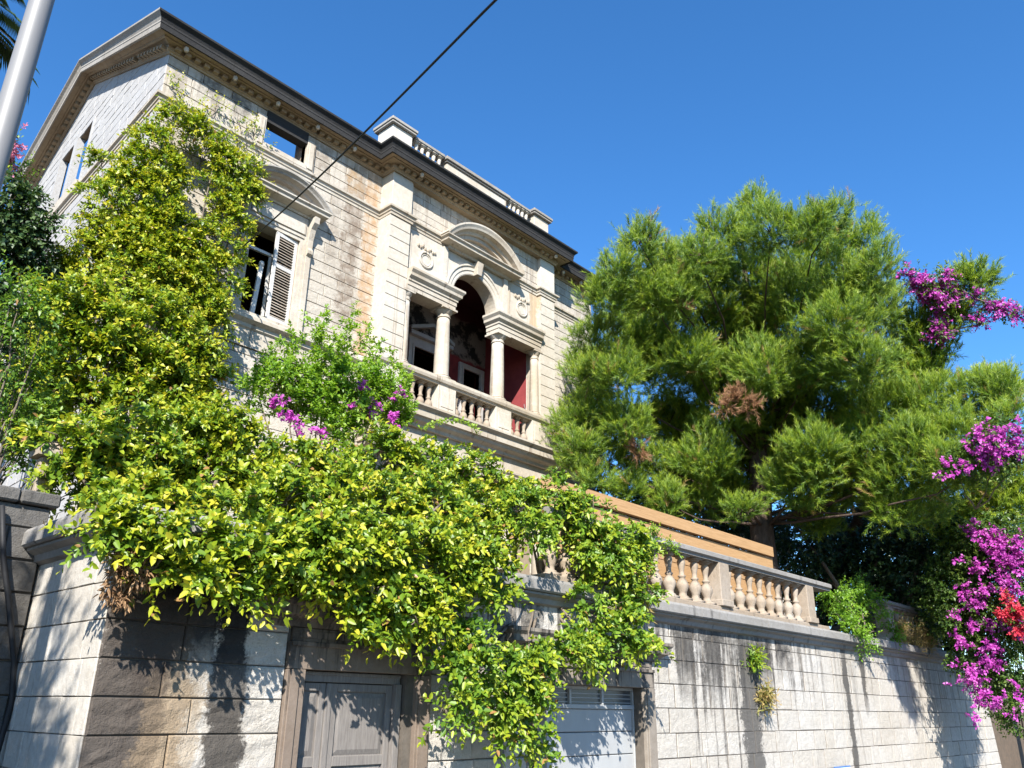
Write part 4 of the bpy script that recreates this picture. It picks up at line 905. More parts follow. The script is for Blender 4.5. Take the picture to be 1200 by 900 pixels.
def needles(name, parent, P, D, mat, K=24, slen=0.32, nl=0.12, nw=0.010, hb=0.1, ht=0.6):
    n = len(P); up = np.array((0, 0, 1.0)); t = np.linspace(0.0, 1.0, K)[None, :, None]
    L = slen*(0.6+0.8*rng.random((n, 1, 1))); base = P[:, None, :]+D[:, None, :]*L*t+up*0.05*L*t*t
    u = unit(np.cross(D, rng.normal(size=(n, 3)))); v = np.cross(D, u)
    ang = (np.arange(K)*2.4)[None, :]+rng.random((n, 1))*6.28+rng.normal(size=(n, K))*0.5
    rad = u[:, None, :]*np.cos(ang)[..., None]+v[:, None, :]*np.sin(ang)[..., None]
    ld = unit(D[:, None, :]*0.95+rad*0.75+up*0.15+rng.normal(size=(n, K, 3))*0.15)
    sdv = unit(np.cross(ld, np.array((-.62, -.56, .62))+rng.normal(size=(n, K, 3))*.5)); A = nl*(0.7+0.6*rng.random((n, K, 1)))
    V = np.stack([base-sdv*nw*.5, base+sdv*nw*.5, base+ld*A], axis=2).reshape(-1, 3)
    idx = np.arange(n*K)[:, None]*3; F_ = [idx+np.array([[0, 1, 2]])]
    hue = hb+rng.random((n, 1))*0.3+(ht-hb)*t[..., 0]+(rng.random((n, K))-0.5)*0.25
    hue = np.where(rng.random((n, 1)) < 0.015, 1.0, np.minimum(hue, 0.9))
    return mesh_np(name, V, F_, np.repeat(hue.reshape(-1), 3), mat, parent)
def branches(parent, root, blobs, r0=0.05, mat=None, name='branch', every=1, sag=0.0, wob=0.12, n=6, split=3):
    root = Vector(root); m = MB()
    for i, bl in enumerate(blobs):
        if i % every: continue
        c = Vector(bl[:3]); pts = []; k = 7
        off = Vector((rnd.uniform(-1, 1), rnd.uniform(-1, 1), rnd.uniform(-.4, .4)))*bl[3]*0.8
        for j in range(k+1):
            t = j/k; p = root.lerp(c, t)+off*math.sin(PI*t)*0.8
            p += Vector((rnd.uniform(-1, 1), rnd.uniform(-1, 1), rnd.uniform(-1, 1)))*wob*bl[3]*(0 if j == 0 else 1)
            p.z -= sag*math.sin(PI*t); pts.append(p)
        m.tube(pts, [r0*(1-0.8*j/k) for j in range(k+1)], n)
        for q in range(split):
            d = Vector((rnd.gauss(0, 1), rnd.gauss(0, 1), rnd.gauss(0.2, 0.8))).normalized()*bl[3]*0.95
            m.tube([c, c+d*0.5+Vector((0, 0, .05)), c+d], [r0*0.3, r0*0.2, r0*0.08], 4)
    return m.build(name, mat or M['twig'], parent, smooth=True)
def plant(name, label, cat, root, blobs, mat, per, group=None, r0=0.04, split=3, sag=0.0, nbr=1, **kw):
    sp = {k: kw.pop(k) for k in ('lo', 'up', 'out', 'jit', 'sq', 'front', 'keep', 'clump', 'cw') if k in kw}
    t = thing(name, label, cat, root, group)
    P, D = sprigs_in(blobs, per, **sp)
    leafy('foliage', t, P, D, mat, **kw)
    branches(t, root, blobs, r0, split=split, sag=sag, every=nbr)
    return t
CLIMB = [(5.7,15.45,14.27,0.26),(6.25,15.45,14.26,0.35),(6.74,15.45,14.2,0.31),(7.14,15.45,13.71,0.51),(7.54,15.45,13.22,0.36),(6.94,15.45,12.91,0.38),(7.43,15.45,12.48,0.39),(5.38,15.45,13.39,0.37),(5.15,15.45,12.61,0.53),(5.76,15.45,12.84,0.48),(4.93,15.45,11.87,0.38),(5.54,15.45,11.97,0.62),(7.14,15.45,11.67,0.53),(7.38,15.45,11.03,0.41),(6.19,15.45,11.45,0.58),(5.45,15.45,11.0,0.66),(6.64,15.45,11.03,0.55),(6.08,15.45,10.48,0.74),(5.47,15.45,9.93,0.71),(7.24,15.45,10.34,0.37),(6.79,15.45,10.16,0.61),(7.58,15.45,9.75,0.26)]
CLIMB_SIDE = [(5.0,17.29,13.54,0.23),(5.0,16.31,12.08,0.43),(5.0,16.51,11.33,0.5),(5.0,16.72,10.69,0.57),(5.0,17.49,10.46,0.55)]
MID = [(3.85,13.2,8.08,0.49),(3.93,13.2,7.36,0.46),(4.4,13.2,7.98,0.56),(4.79,13.2,7.42,0.56),(5.17,13.2,8.1,0.61),(5.79,13.2,8.07,0.54),(5.66,13.2,7.46,0.56),(3.87,13.2,6.7,0.39),(4.46,13.2,6.65,0.51),(5.19,13.2,6.78,0.59),(5.96,13.2,7.08,0.53),(6.37,13.2,7.52,0.4),(3.6,13.2,6.82,0.23),(3.74,13.2,6.17,0.26)]
CORNER_TOP = [(3.41,10.8,5.21,0.3),(3.81,10.8,5.3,0.4),(4.39,10.8,5.5,0.48),(5.03,10.8,5.66,0.5),(5.57,10.8,5.99,0.38),(3.64,10.8,4.82,0.28),(4.09,10.8,4.96,0.44),(4.77,10.8,4.99,0.52),(5.42,10.8,5.25,0.51),(6.13,10.8,5.53,0.48),(5.86,10.8,5.93,0.3)]
CORNER_SPILL = [(2.97,8.6,3.95,0.17),(3.24,8.6,4.04,0.28),(3.63,8.6,4.07,0.34),(4.1,8.6,4.1,0.37),(4.59,8.6,4.23,0.41),(2.98,8.05,3.78,0.19),(3.29,8.0,3.71,0.25),(3.62,7.95,3.63,0.28),(4.0,7.9,3.64,0.31),(4.42,7.9,3.65,0.32),(4.88,7.9,3.67,0.33),(3.58,7.95,3.4,0.13),(3.95,7.9,3.38,0.15),(4.37,7.9,3.39,0.17),(4.76,7.9,3.39,0.16),(3.06,7.95,3.59,0.13)]
CENTRE = [(6.59,10.5,5.57,0.41),(7.37,10.5,5.67,0.51),(8.29,10.5,5.95,0.54),(9.33,10.5,6.17,0.51),(10.09,10.3,6.07,0.46),(10.92,10.0,5.78,0.41),(5.53,9.0,4.56,0.45),(6.31,9.0,4.59,0.51),(7.17,9.0,4.74,0.54),(8.13,9.0,4.91,0.57),(9.04,9.0,4.93,0.51),(5.24,7.9,3.86,0.38),(5.71,7.9,3.88,0.44),(6.27,7.9,3.96,0.45),(6.88,7.9,4.04,0.47),(7.75,7.95,4.23,0.41),(6.2,7.85,3.49,0.28),(5.44,7.9,3.58,0.23),(6.0,7.9,3.38,0.24),(6.59,8.0,3.44,0.31),(7.06,7.9,3.48,0.32),(6.27,7.8,3.06,0.18),(6.86,7.8,3.1,0.23),(7.93,8.3,4.18,0.4)]
RIGHT = [(9.59,8.6,5.18,0.35),(10.19,8.3,5.31,0.39),(10.84,8.1,5.19,0.4),(11.66,8.0,4.91,0.32),(9.21,8.0,4.67,0.23),(10.74,7.95,4.66,0.41),(11.0,7.9,4.39,0.28),(11.53,7.9,4.41,0.26),(11.62,7.85,3.93,0.21),(12.02,7.9,4.11,0.17),(7.77,7.95,3.95,0.3),(8.26,7.95,4.04,0.24),(7.97,7.9,3.68,0.23),(7.7,7.85,3.33,0.18),(8.39,7.85,3.63,0.14),(7.21,7.7,2.67,0.18),(7.65,7.7,2.74,0.28),(8.23,7.65,2.71,0.27),(8.79,7.7,2.85,0.23),(9.33,7.7,2.99,0.22),(9.92,7.7,3.08,0.22),(10.62,7.75,3.25,0.22),(11.2,7.75,3.42,0.24),(11.71,7.75,3.19,0.17),(10.33,7.7,2.92,0.15),(7.54,7.65,2.39,0.23),(8.15,7.65,2.35,0.26),(8.65,7.65,2.36,0.22),(9.14,7.7,2.53,0.19),(8.4,7.65,2.05,0.18),(8.82,7.65,1.89,0.15),(8.94,7.65,1.69,0.09),(7.25,7.7,2.14,0.08),(10.35,7.85,3.8,0.18),(10.99,7.8,3.67,0.22)]
HOLES = [(4.13,12.7,6.65,0.23),(4.3,10.3,5.03,0.24),(5.99,12.7,8.16,0.24),(4.22,12.7,7.68,0.16),(4.97,12.7,7.12,0.19),(3.19,10.5,5.25,0.14),(4.93,8.6,4.5,0.16),(6.43,8.4,4.36,0.22),(5.54,8.5,4.28,0.14),(8.63,8.6,4.94,0.21),(8.75,8.0,4.38,0.25),(6.63,7.6,3.77,0.14),(3.97,7.6,3.64,0.12),(6.24,15.1,12.0,0.2),(5.23,15.1,10.37,0.17),(3.81,10.3,4.76,0.15),(3.79,7.8,3.23,0.1),(7.27,8.6,5.06,0.17),(9.55,7.7,4.39,0.15),(8.28,7.4,2.61,0.11)]
RAILCREEP = [(12.77,8.2,5.1,0.19),(13.34,8.2,4.98,0.13),(12.33,8.2,4.69,0.15)]
BOUG = [(7.95,13.6,8.1,0.34),(8.47,13.6,8.22,0.41),(9.13,13.6,8.45,0.46),(9.77,13.6,8.68,0.44),(10.35,13.6,8.7,0.41),(8.19,13.6,7.72,0.37),(8.89,13.6,7.82,0.49),(9.73,13.6,8.01,0.54),(10.63,13.6,8.26,0.45),(11.13,13.6,8.19,0.31),(9.56,13.6,7.47,0.43),(7.5,13.6,7.87,0.23)]
BOUGTIP = [(7.72,13.6,8.76,0.08),(7.91,13.6,9.08,0.09),(8.14,13.6,9.37,0.09),(8.34,13.6,9.2,0.09),(8.48,13.6,9.76,0.09),(8.72,13.6,9.53,0.09),(8.92,13.6,10.06,0.11),(9.15,13.6,9.6,0.11),(9.39,13.6,9.93,0.11),(9.62,13.6,10.39,0.11),(9.87,13.6,9.79,0.11),(10.07,13.6,10.18,0.11),(10.39,13.6,9.87,0.12),(10.7,13.6,9.72,0.1),(11.02,13.6,9.48,0.1),(11.24,13.6,9.3,0.1),(7.62,13.6,8.39,0.08),(9.31,13.6,9.41,0.11),(8.88,13.6,9.27,0.11),(10.23,13.6,9.5,0.1)]
BOUGFL = [(7.71,13.1,7.46,0.13),(8.11,13.1,7.28,0.15),(8.72,13.1,7.09,0.15),(8.38,13.1,7.12,0.1),(9.64,13.1,8.38,0.09),(9.84,13.1,7.96,0.11),(10.53,13.1,7.92,0.16),(10.63,13.1,8.46,0.11),(10.0,13.1,8.2,0.09),(9.35,13.1,8.01,0.07),(7.83,13.1,7.27,0.08)]
PINE = [(16.18,10.37,13.78,0.68),(15.73,10.72,12.94,0.57),(17.85,10.69,14.25,0.63),(16.05,11.25,12.37,0.76),(16.97,10.63,12.65,0.87),(16.99,12.39,11.92,0.75),(19.34,12.66,12.83,1.03),(19.75,11.28,14.43,0.89),(18.36,13.75,11.54,0.75),(17.07,11.77,10.62,0.81),(19.1,8.31,15.41,0.6),(18.13,8.81,14.32,0.81),(18.35,7.6,13.92,0.93),(18.48,6.51,13.79,0.64),(18.94,6.21,14.15,0.56),(22.05,6.74,15.02,0.96),(21.37,7.92,14.6,1.1),(20.13,10.46,14.59,0.94),(20.77,9.41,14.32,1.1),(19.84,5.66,12.69,0.7),(20.14,6.54,12.76,1.0),(20.91,8.26,13.26,1.14),(20.47,10.48,13.27,1.08),(20.37,11.91,13.26,1.0),(21.67,9.86,13.08,1.16),(19.58,6.72,11.47,1.01),(21.87,6.19,12.53,0.76),(19.94,12.19,11.76,1.12),(20.1,10.73,11.28,0.99),(19.57,8.79,10.72,1.07),(21.13,8.1,11.29,1.18),(20.13,6.41,10.49,0.92),(23.62,6.38,12.15,0.75),(23.64,6.42,11.23,0.84),(17.98,13.5,10.03,0.82),(17.81,12.06,9.53,0.87),(21.34,12.85,10.63,1.12),(20.85,10.83,10.19,1.15),(22.74,9.97,10.5,1.32),(23.17,8.44,10.53,1.26),(22.3,6.74,9.9,0.99),(22.21,5.52,9.83,0.83),(23.2,4.72,10.03,0.86),(22.59,3.99,9.91,0.54),(21.71,3.79,8.83,0.46),(22.14,5.06,8.77,0.81),(24.32,4.77,9.62,0.68),(21.17,5.15,7.79,0.68),(21.37,4.7,7.44,0.5),(23.63,6.45,7.49,0.76),(17.14,13.19,8.87,0.59),(18.58,13.23,8.83,0.72),(19.79,12.58,8.85,0.89),(20.05,11.05,8.75,1.06),(23.26,10.9,9.44,1.19),(20.74,8.16,8.48,1.12),(22.08,7.18,8.72,1.07),(21.53,5.83,8.55,0.84),(23.0,8.08,8.11,0.96),(21.92,6.38,7.84,0.86),(21.31,9.08,7.94,0.82),(22.02,11.5,8.35,0.62),(22.16,6.9,7.07,0.72),(23.31,5.94,8.05,0.65),(19.98,11.23,15.05,0.8),(17.5,10.17,12.57,0.78),(17.3,9.14,13.46,0.64),(17.43,12.85,7.98,0.5),(18.37,14.6,10.11,0.6),(18.24,14.3,8.83,0.49),(18.76,10.49,11.31,0.85),(18.36,12.45,7.72,0.6),(19.11,11.8,7.52,0.61),(20.7,11.51,7.72,0.59),(19.64,9.82,7.04,0.45),(23.08,9.2,7.31,0.67)]
PINE_IN = [(20.02,13.2,14.6,1.09),(20.1,14.7,12.64,0.98),(20.97,13.27,12.83,1.2),(20.95,14.7,10.79,0.93),(21.13,11.01,14.9,1.09),(22.25,10.25,13.56,1.25),(22.46,11.41,11.9,1.25),(22.64,8.68,14.09,1.25),(23.53,8.77,12.11,1.31),(23.4,7.2,13.59,1.09),(24.37,7.13,11.37,1.15),(23.53,10.69,10.02,1.25),(22.55,12.53,10.16,1.09),(24.44,8.37,10.04,1.2),(21.87,13.34,10.73,1.09),(25.04,6.62,9.82,0.93),(20.43,12.14,15.02,0.98),(20.53,12.9,14.08,0.98),(22.35,10.98,12.63,1.2),(23.32,10.16,11.26,1.2),(20.25,15.19,11.6,0.82),(22.5,13.21,9.14,0.93),(23.4,11.6,9.05,0.98),(24.16,9.99,8.93,1.04),(24.79,8.42,8.79,0.98)]
PINE_DEAD = [(18.93,9.22,9.84,0.27),(18.79,9.6,9.72,0.2),(19.11,9.04,9.61,0.18),(17.92,11.7,8.83,0.2),(17.87,11.87,8.66,0.14),(17.44,9.89,12.2,0.11)]
PINE_OUT = [(22.7,4.27,12.99,0.67),(22.92,4.89,12.25,0.62),(22.77,3.87,13.01,0.41),(22.66,5.07,12.73,0.41),(23.07,5.44,11.61,0.57),(23.21,5.85,11.0,0.72),(22.71,5.71,12.3,0.57)]
PINE_LOW = [(27.27,5.5,8.41,0.98),(27.29,4.86,8.82,0.75),(27.29,5.96,7.83,0.69),(27.48,5.11,7.74,0.86),(27.19,6.69,7.53,0.75),(26.55,4.91,11.32,0.63),(26.75,4.44,10.99,0.52)]
BF_TOP = [(21.69,5.43,13.39,0.18),(21.92,5.16,13.07,0.3),(22.1,4.81,12.86,0.3),(22.05,4.54,13.08,0.18),(22.09,5.04,12.76,0.2),(22.29,4.66,12.52,0.2),(22.33,4.93,12.3,0.18),(22.53,5.08,11.78,0.28),(22.46,4.0,12.42,0.15),(22.59,3.76,12.23,0.2),(22.71,3.52,12.05,0.2),(22.82,3.28,11.87,0.2),(22.73,4.08,11.79,0.15),(22.64,4.24,11.91,0.13),(22.26,4.3,12.74,0.13)]
BF_MID = [(20.28,4.13,8.01,0.35),(20.4,3.96,7.7,0.39),(20.39,3.65,7.94,0.26),(20.37,4.33,7.56,0.22),(20.38,3.35,8.17,0.17),(20.25,4.95,7.45,0.17),(20.47,3.54,7.74,0.22),(20.33,4.64,7.45,0.13)]
BF_LOW = [(26.04,5.64,6.6,0.38),(26.14,5.33,6.34,0.38),(26.23,5.17,5.98,0.38),(26.05,5.97,6.04,0.25),(26.01,5.47,6.93,0.25),(25.89,5.98,6.98,0.19),(26.19,4.95,6.54,0.27),(26.0,6.49,5.49,0.22),(26.11,6.27,5.02,0.25),(26.14,5.92,5.46,0.22),(26.24,5.48,5.43,0.25),(26.02,6.73,4.81,0.19),(26.11,6.48,4.45,0.16),(26.23,5.96,4.55,0.22),(26.2,6.29,3.89,0.25),(26.26,6.15,3.55,0.22),(26.16,6.61,3.23,0.25),(26.18,6.6,2.68,0.25),(26.13,6.77,2.9,0.19),(26.21,6.46,2.36,0.19),(26.35,5.51,4.31,0.19),(26.02,6.95,4.13,0.16)]
BF_SCATTER = [(25.72,6.41,4.42,0.1),(25.87,5.91,3.99,0.07),(25.64,7.03,2.94,0.09),(25.71,6.81,2.16,0.11),(25.92,5.4,4.73,0.12),(25.7,6.63,3.96,0.14),(25.85,6.14,3.41,0.12),(25.67,6.88,3.34,0.11),(25.51,5.77,7.08,0.14),(25.83,6.2,3.53,0.14),(25.91,6.01,2.53,0.1),(25.9,5.42,4.89,0.14),(25.76,4.93,6.65,0.08),(25.71,6.82,2.31,0.1),(25.79,5.54,5.64,0.11),(25.72,5.98,5.4,0.11),(25.87,6.19,2.61,0.12),(25.99,5.62,2.85,0.15),(25.73,5.32,6.34,0.14),(26.0,5.61,2.61,0.11),(25.77,5.31,6.09,0.13),(25.76,5.61,5.72,0.07),(25.95,5.85,2.2,0.07),(25.89,5.39,5.06,0.08),(25.76,6.53,3.28,0.14),(25.65,6.78,4.07,0.07),(25.83,5.43,5.47,0.14),(25.98,5.21,4.57,0.15),(25.54,5.8,6.84,0.12),(25.5,6.39,6.24,0.1),(25.71,5.41,6.38,0.07),(25.88,5.18,5.55,0.14),(25.91,5.2,5.22,0.1),(25.85,6.06,3.9,0.12)]
BF_RED = [(25.73,5.36,4.7,0.21),(25.78,5.25,4.37,0.19),(25.66,5.7,4.67,0.11),(25.68,5.38,5.1,0.11)]
BOUG_LOW = [(26.95,6.06,6.78,1.13),(27.11,5.33,6.72,1.13),(26.98,6.78,5.37,1.08),(27.21,5.84,5.33,1.19),(27.15,6.62,3.95,0.91),(27.34,5.85,3.71,1.02),(27.35,6.0,2.37,0.74),(27.23,6.12,4.4,0.96),(26.87,6.54,6.57,0.85),(26.79,7.37,5.64,0.74),(26.9,7.29,4.91,0.68),(27.23,6.48,3.04,0.62),(27.28,5.49,5.31,0.85)]
BOUG_MID = [(20.76,4.11,7.82,0.58),(20.8,3.74,7.96,0.49),(20.7,4.68,7.6,0.31)]
BACK = [(21.46,15.16,8.41,0.87),(22.7,14.36,8.09,1.0),(23.89,13.51,7.75,1.02),(25.39,12.74,8.03,1.0),(26.24,11.08,7.67,1.11),(27.69,10.46,7.1,1.09),(28.06,9.31,7.31,1.27),(28.47,8.17,6.96,1.27),(28.04,8.51,5.6,1.07),(27.63,9.64,5.92,0.83),(27.03,10.99,6.51,0.66),(27.59,7.01,7.77,1.05),(25.77,13.64,9.27,1.03),(24.93,15.01,9.48,1.03),(28.76,7.29,6.64,0.91),(27.03,13.49,9.17,0.94),(28.61,10.22,8.37,0.94),(22.8,16.85,8.3,0.76),(25.95,17.36,9.23,0.97),(27.98,15.73,9.85,1.13),(29.41,13.8,8.02,1.07),(29.98,11.91,9.15,1.2),(30.79,9.74,8.98,1.2),(31.25,8.68,8.3,1.13),(31.71,8.18,6.23,1.13),(30.64,11.16,7.27,1.2),(31.24,9.67,6.6,1.2),(29.98,12.79,7.35,0.87),(29.03,14.68,7.74,0.93),(28.25,12.18,6.04,0.75),(29.1,11.51,5.79,0.7),(29.37,10.94,5.34,0.64),(29.65,10.2,5.18,0.7),(29.95,9.35,5.02,0.7),(30.69,8.68,4.77,0.78),(30.87,8.17,4.21,0.65)]
CAPSHRUB = [(21.69,8.5,4.98,0.35),(22.94,8.5,4.96,0.46),(24.29,8.5,4.95,0.43),(21.9,8.2,4.23,0.3),(22.52,8.15,3.96,0.26),(21.39,8.3,4.41,0.26),(25.05,8.3,4.47,0.29),(23.99,8.6,5.44,0.29)]
WEEDS = [(16.48,8.3,3.16,0.16),(16.77,8.3,2.43,0.17),(26.61,8.25,4.34,0.35),(27.55,8.2,4.23,0.26),(25.55,8.25,4.39,0.2),(12.14,8.2,4.01,0.24)]
DARKL = [(3.33,16.37,11.25,0.46),(3.73,16.38,11.07,0.42),(3.67,16.62,10.65,0.58),(4.02,16.73,10.27,0.42),(3.79,16.96,9.88,0.5),(3.47,16.69,10.59,0.46),(3.97,16.46,10.82,0.23),(3.99,17.18,9.27,0.58),(4.54,17.18,8.91,0.58),(4.4,17.48,8.21,0.58),(4.88,17.49,7.81,0.5),(4.68,17.71,7.26,0.5)]
MIDL = [(2.74,11.7,7.16,0.34),(3.05,11.76,6.84,0.29),(2.9,11.92,6.51,0.32),(3.14,11.96,6.22,0.26),(3.17,12.12,5.66,0.26),(3.4,12.11,5.47,0.21),(3.45,12.0,5.83,0.16),(2.78,11.61,7.34,0.29),(3.1,11.62,7.13,0.21),(3.15,12.03,6.0,0.26),(3.24,11.88,6.36,0.21),(2.79,11.87,6.71,0.29),(3.23,12.2,5.33,0.21),(3.39,12.05,5.7,0.26),(3.37,12.14,5.41,0.24),(3.14,12.07,5.88,0.29),(3.67,12.1,5.22,0.13),(3.26,12.24,5.1,0.18)]
PINKL = [(3.22,17.52,13.31,0.21),(3.54,17.76,12.84,0.3),(3.39,17.87,12.7,0.3),(3.38,17.61,13.12,0.17),(3.69,17.79,12.73,0.19)]
PINKFL = [(3.17,17.37,13.2,0.11),(3.36,17.41,13.07,0.13),(3.39,17.58,12.78,0.13),(3.3,17.21,13.41,0.08),(3.45,17.71,12.55,0.08),(3.47,17.5,12.9,0.11)]
HOLE_A = np.array(HOLES)
def hollow(P):                                   # gaps where the growth is thin and the dark inside shows
    k = np.ones(len(P), bool)
    vd = HOLE_A[:, :3]-np.array((0, 0, 2.2)); vd = unit(vd)
    for (c, v) in zip(HOLE_A, vd):
        q = P-c[:3]; al = q@v; ra = np.linalg.norm(q-al[:, None]*v, axis=1); wob = 0.8+0.45*np.sin(P[:, 0]*9)*np.sin(P[:, 2]*8)
        k &= ~((ra < c[3]*wob) & (np.abs(al) < c[3]*1.9))
    return k
def not_in_villa(P): return ~((P[:, 1] > 15.93) & (P[:, 0] > 5.4) & (P[:, 0] < 21.7))
def off_wall(P): return ~((P[:, 1] > 8.33) & (P[:, 2] < 3.75)) & ~((P[:, 1] > 8.1) & (P[:, 2] < 4.05) & (P[:, 2] > 3.66)) & (P[:, 0] > 3.0)
def shoots(parent, tips, root_of, mat, K=34, **kw):
    P, D, Lg = [], [], []
    for (x, y, z, r) in tips:
        n = kw.get('m', 16); L = kw.get('L', 0.9)
        d0 = unit(np.array((rng.normal()*.25, rng.normal()*.25, 1.0)))
        for i in range(n):
            t = i/(n-1); p = np.array((x, y, z))-d0*L*(1-t)+rng.normal(size=3)*0.02
            P.append(p); D.append(unit(d0*0.6+rng.normal(size=3)*0.6))
    return np.array(P), np.array(D)

# climber on the villa corner
t = plant('climbing_plant', 'tall yellow-green climber covering the left corner of the villa facade', 'climber', (6.2, 15.3, 3.86), CLIMB+CLIMB_SIDE, M['leaf'], 95, clump=9, cw=.15, keep=lambda P: not_in_villa(P) & hollow(P), sq=0.55, K=10, slen=0.28, ll=0.105, lw=0.06, fine=False, hb=0.22, ht=0.7, droop=0.3, r0=0.05, nbr=2, front=(-.25, -1, .1))
cp = [(215, 118), (222, 135), (238, 140), (205, 128), (262, 160), (235, 160)]
sm = MB()
for i in range(16):
    x = 5.6+rnd.random()*2.4; z = 12.6+rnd.random()*2.0; pts = []
    for j in range(9):
        pts.append((x, 15.94, z)); x += rnd.uniform(-.12, .12); z += rnd.uniform(.05, .24)
        if z > 15.9: break
    if len(pts) > 2: sm.tube(pts, 0.008, 4)
sm.build('runner', M['twig'], t)
# runners thinning out up to the string course
xs = 5.6+rng.random(230)*2.7; zs = 13.6+rng.random(230)**1.5*2.0
P = np.stack([xs, 15.90-rng.random(230)*.05, zs], 1); D = unit(np.stack([rng.normal(size=230)*.5, -0.4+rng.normal(size=230)*.2, .6+rng.normal(size=230)*.4], 1))
leafy('runner_leaf', t, P, D, M['leaf'], K=8, slen=0.25, ll=0.08, lw=0.045, fine=False, hb=.35, ht=.8)
plant('bushy_shrub', 'dense yellow-green shrub bulging in front of the villa corner below the tall climber', 'shrub', (6.5, 13.0, 3.86), MID, M['leaf'], 74, clump=7, cw=.15, keep=hollow, K=10, slen=0.30, ll=0.115, lw=0.066, fine=False, hb=0.15, ht=0.7, r0=0.07, nbr=2)
t = plant('overhanging_shrub', 'thick glossy shrub spilling over the street corner of the retaining wall', 'shrub', (4.6, 10.3, 3.9), CORNER_TOP+CORNER_SPILL, M['leaf'], 76, clump=8, cw=.16, group=None, K=11, slen=0.27, ll=0.102, lw=0.058, hb=0.1, ht=0.68, keep=lambda P: off_wall(P) & hollow(P), r0=0.055, nbr=2, split=5, droop=.3, out=.9, up=.3)
plant('overhanging_shrub', 'broad glossy shrub in the middle drooping over the timber door', 'shrub', (7.5, 9.6, 3.9), CENTRE, M['leaf'], 76, clump=8, cw=.16, K=11, slen=0.27, ll=0.102, lw=0.058, hb=0.1, ht=0.66, keep=lambda P: off_wall(P) & hollow(P), r0=0.055, nbr=2, split=5, droop=.35, out=.9, up=.25)
plant('trailing_shrub', 'long leafy shrub trailing down past the garage door', 'shrub', (10.4, 8.9, 4.0), RIGHT, M['leaf2'], 84, clump=11, cw=.15, K=11, slen=0.26, ll=0.098, lw=0.055, hb=0.12, ht=0.72, keep=lambda P: off_wall(P) & hollow(P), r0=0.035, sag=0.0, nbr=2, droop=.45, out=.85, up=.15)
plant('creeper', 'thin creeper sprawling along the balustrade rail above the orange boards', 'creeper', (11.2, 8.3, 4.9), RAILCREEP, M['leaf2'], 110, K=9, slen=0.2, ll=0.06, lw=0.035, hb=0.2, ht=0.6, r0=0.012)
# lone low spray reaching out at the far left
P = np.array([[3.30+(-.62)*i/14, 8.02, 3.62+0.16*(1-i/14)+.03*math.sin(i)] for i in range(15)]); D = unit(np.tile(np.array((-1.0, -.2, .15)), (15, 1))+rng.normal(size=(15, 3))*.25)
ot = bpy.data.objects['overhanging_shrub']; leafy('foliage', ot, P, D, M['leaf'], K=5, slen=.14, ll=.08, lw=.045, hb=.4, ht=.8)
# dead clump
dt = thing('withered_clump', 'withered brown clump of leaves hanging below the corner shrub', 'dead leaves', (3.42, 8.0, 3.75))
P, D = sprigs_in([(3.38, 8.02, 3.62, .14), (3.36, 7.98, 3.42, .13), (3.44, 7.99, 3.28, .11), (3.30, 7.98, 3.2, .08), (3.55, 8.0, 3.4, .09)], 260, up=-.8, out=.5)
leafy('foliage', dt, P, D, M['deadleaf'], K=6, slen=.12, ll=.075, lw=.03, hb=.1, ht=.6, curl=.5)
branches(dt, (3.42, 8.0, 3.75), [(3.38, 8.02, 3.5, .14), (3.36, 7.98, 3.3, .13)], 0.012)
# bougainvillea below the wing window
bt = plant('bougainvillea', 'lime green bougainvillea with upright shoots below the shuttered window', 'bougainvillea', (9.5, 13.6, 3.86), BOUG, M['lime'], 52, K=11, slen=.34, ll=.105, lw=.06, fine=False, hb=.2, ht=.6, up=1.1, out=.5, r0=.05)
P, D = shoots(bt, BOUGTIP, None, None, m=34, L=1.4); leafy('shoot_leaf', bt, P, D, M['lime'], K=9, slen=.17, ll=.10, lw=.055, fine=False, hb=.3, ht=.75)
P, D = sprigs_in(BOUGFL, 60, lo=.2, up=.4); leafy('bract', bt, P, D, M['magenta'], K=9, slen=.14, ll=.075, lw=.065, fine=False, hb=.2, ht=.7)
# arching spray over the balcony front
P = np.array([[12.1+2.0*i/26, 14.2, 8.35+0.55*math.sin(i/26*2.2)] for i in range(27)]); D = unit(np.tile(np.array((1.0, -.2, .2)), (27, 1))+rng.normal(size=(27, 3))*.35)
leafy('shoot_leaf', bt, P, D, M['lime'], K=8, slen=.2, ll=.10, lw=.055, fine=False, hb=.4, ht=.8)
# shrubs and weeds on the coping
plant('coping_shrub', 'rounded green shrub growing through the gap in the balustrade', 'shrub', (22.9, 8.5, 4.05), CAPSHRUB, M['lime'], 52, K=10, slen=.28, ll=.085, lw=.05, fine=False, hb=.0, ht=.45, r0=.03, up=.1)
for i, (bl, lab) in enumerate(zip(WEEDS, ['upper green weed tuft rooted in the wall face', 'lower reddish weed tuft rooted in the wall face', 'dry straw coloured grass clump on the coping, the largest', 'small dry tuft right of the largest grass clump', 'small dry tuft left of the largest grass clump', 'pale dry weeds at the balustrade foot beside the trailing shrub'])):
    t = thing('weed_tuft' if i < 2 else 'grass_clump', lab, 'weeds' if i < 2 else 'grass', bl[:3], 'weeds on the retaining wall')
    n = 90 if i < 2 else 150; r = bl[3]
    P = np.array(bl[:3])+rng.normal(size=(n, 3))*r*np.array((.4, .2, .55)); D = unit(rng.normal(size=(n, 3))*.6+np.array((0, -.5, .5 if i != 2 else .1)))
    leafy('blade', t, P, D, M['grass'] if i != 0 else M['leaf2'], K=5, slen=.22, ll=.16, lw=.016 if i > 1 else .03, fine=False, hb=.3 if i > 1 else .1, ht=.7)

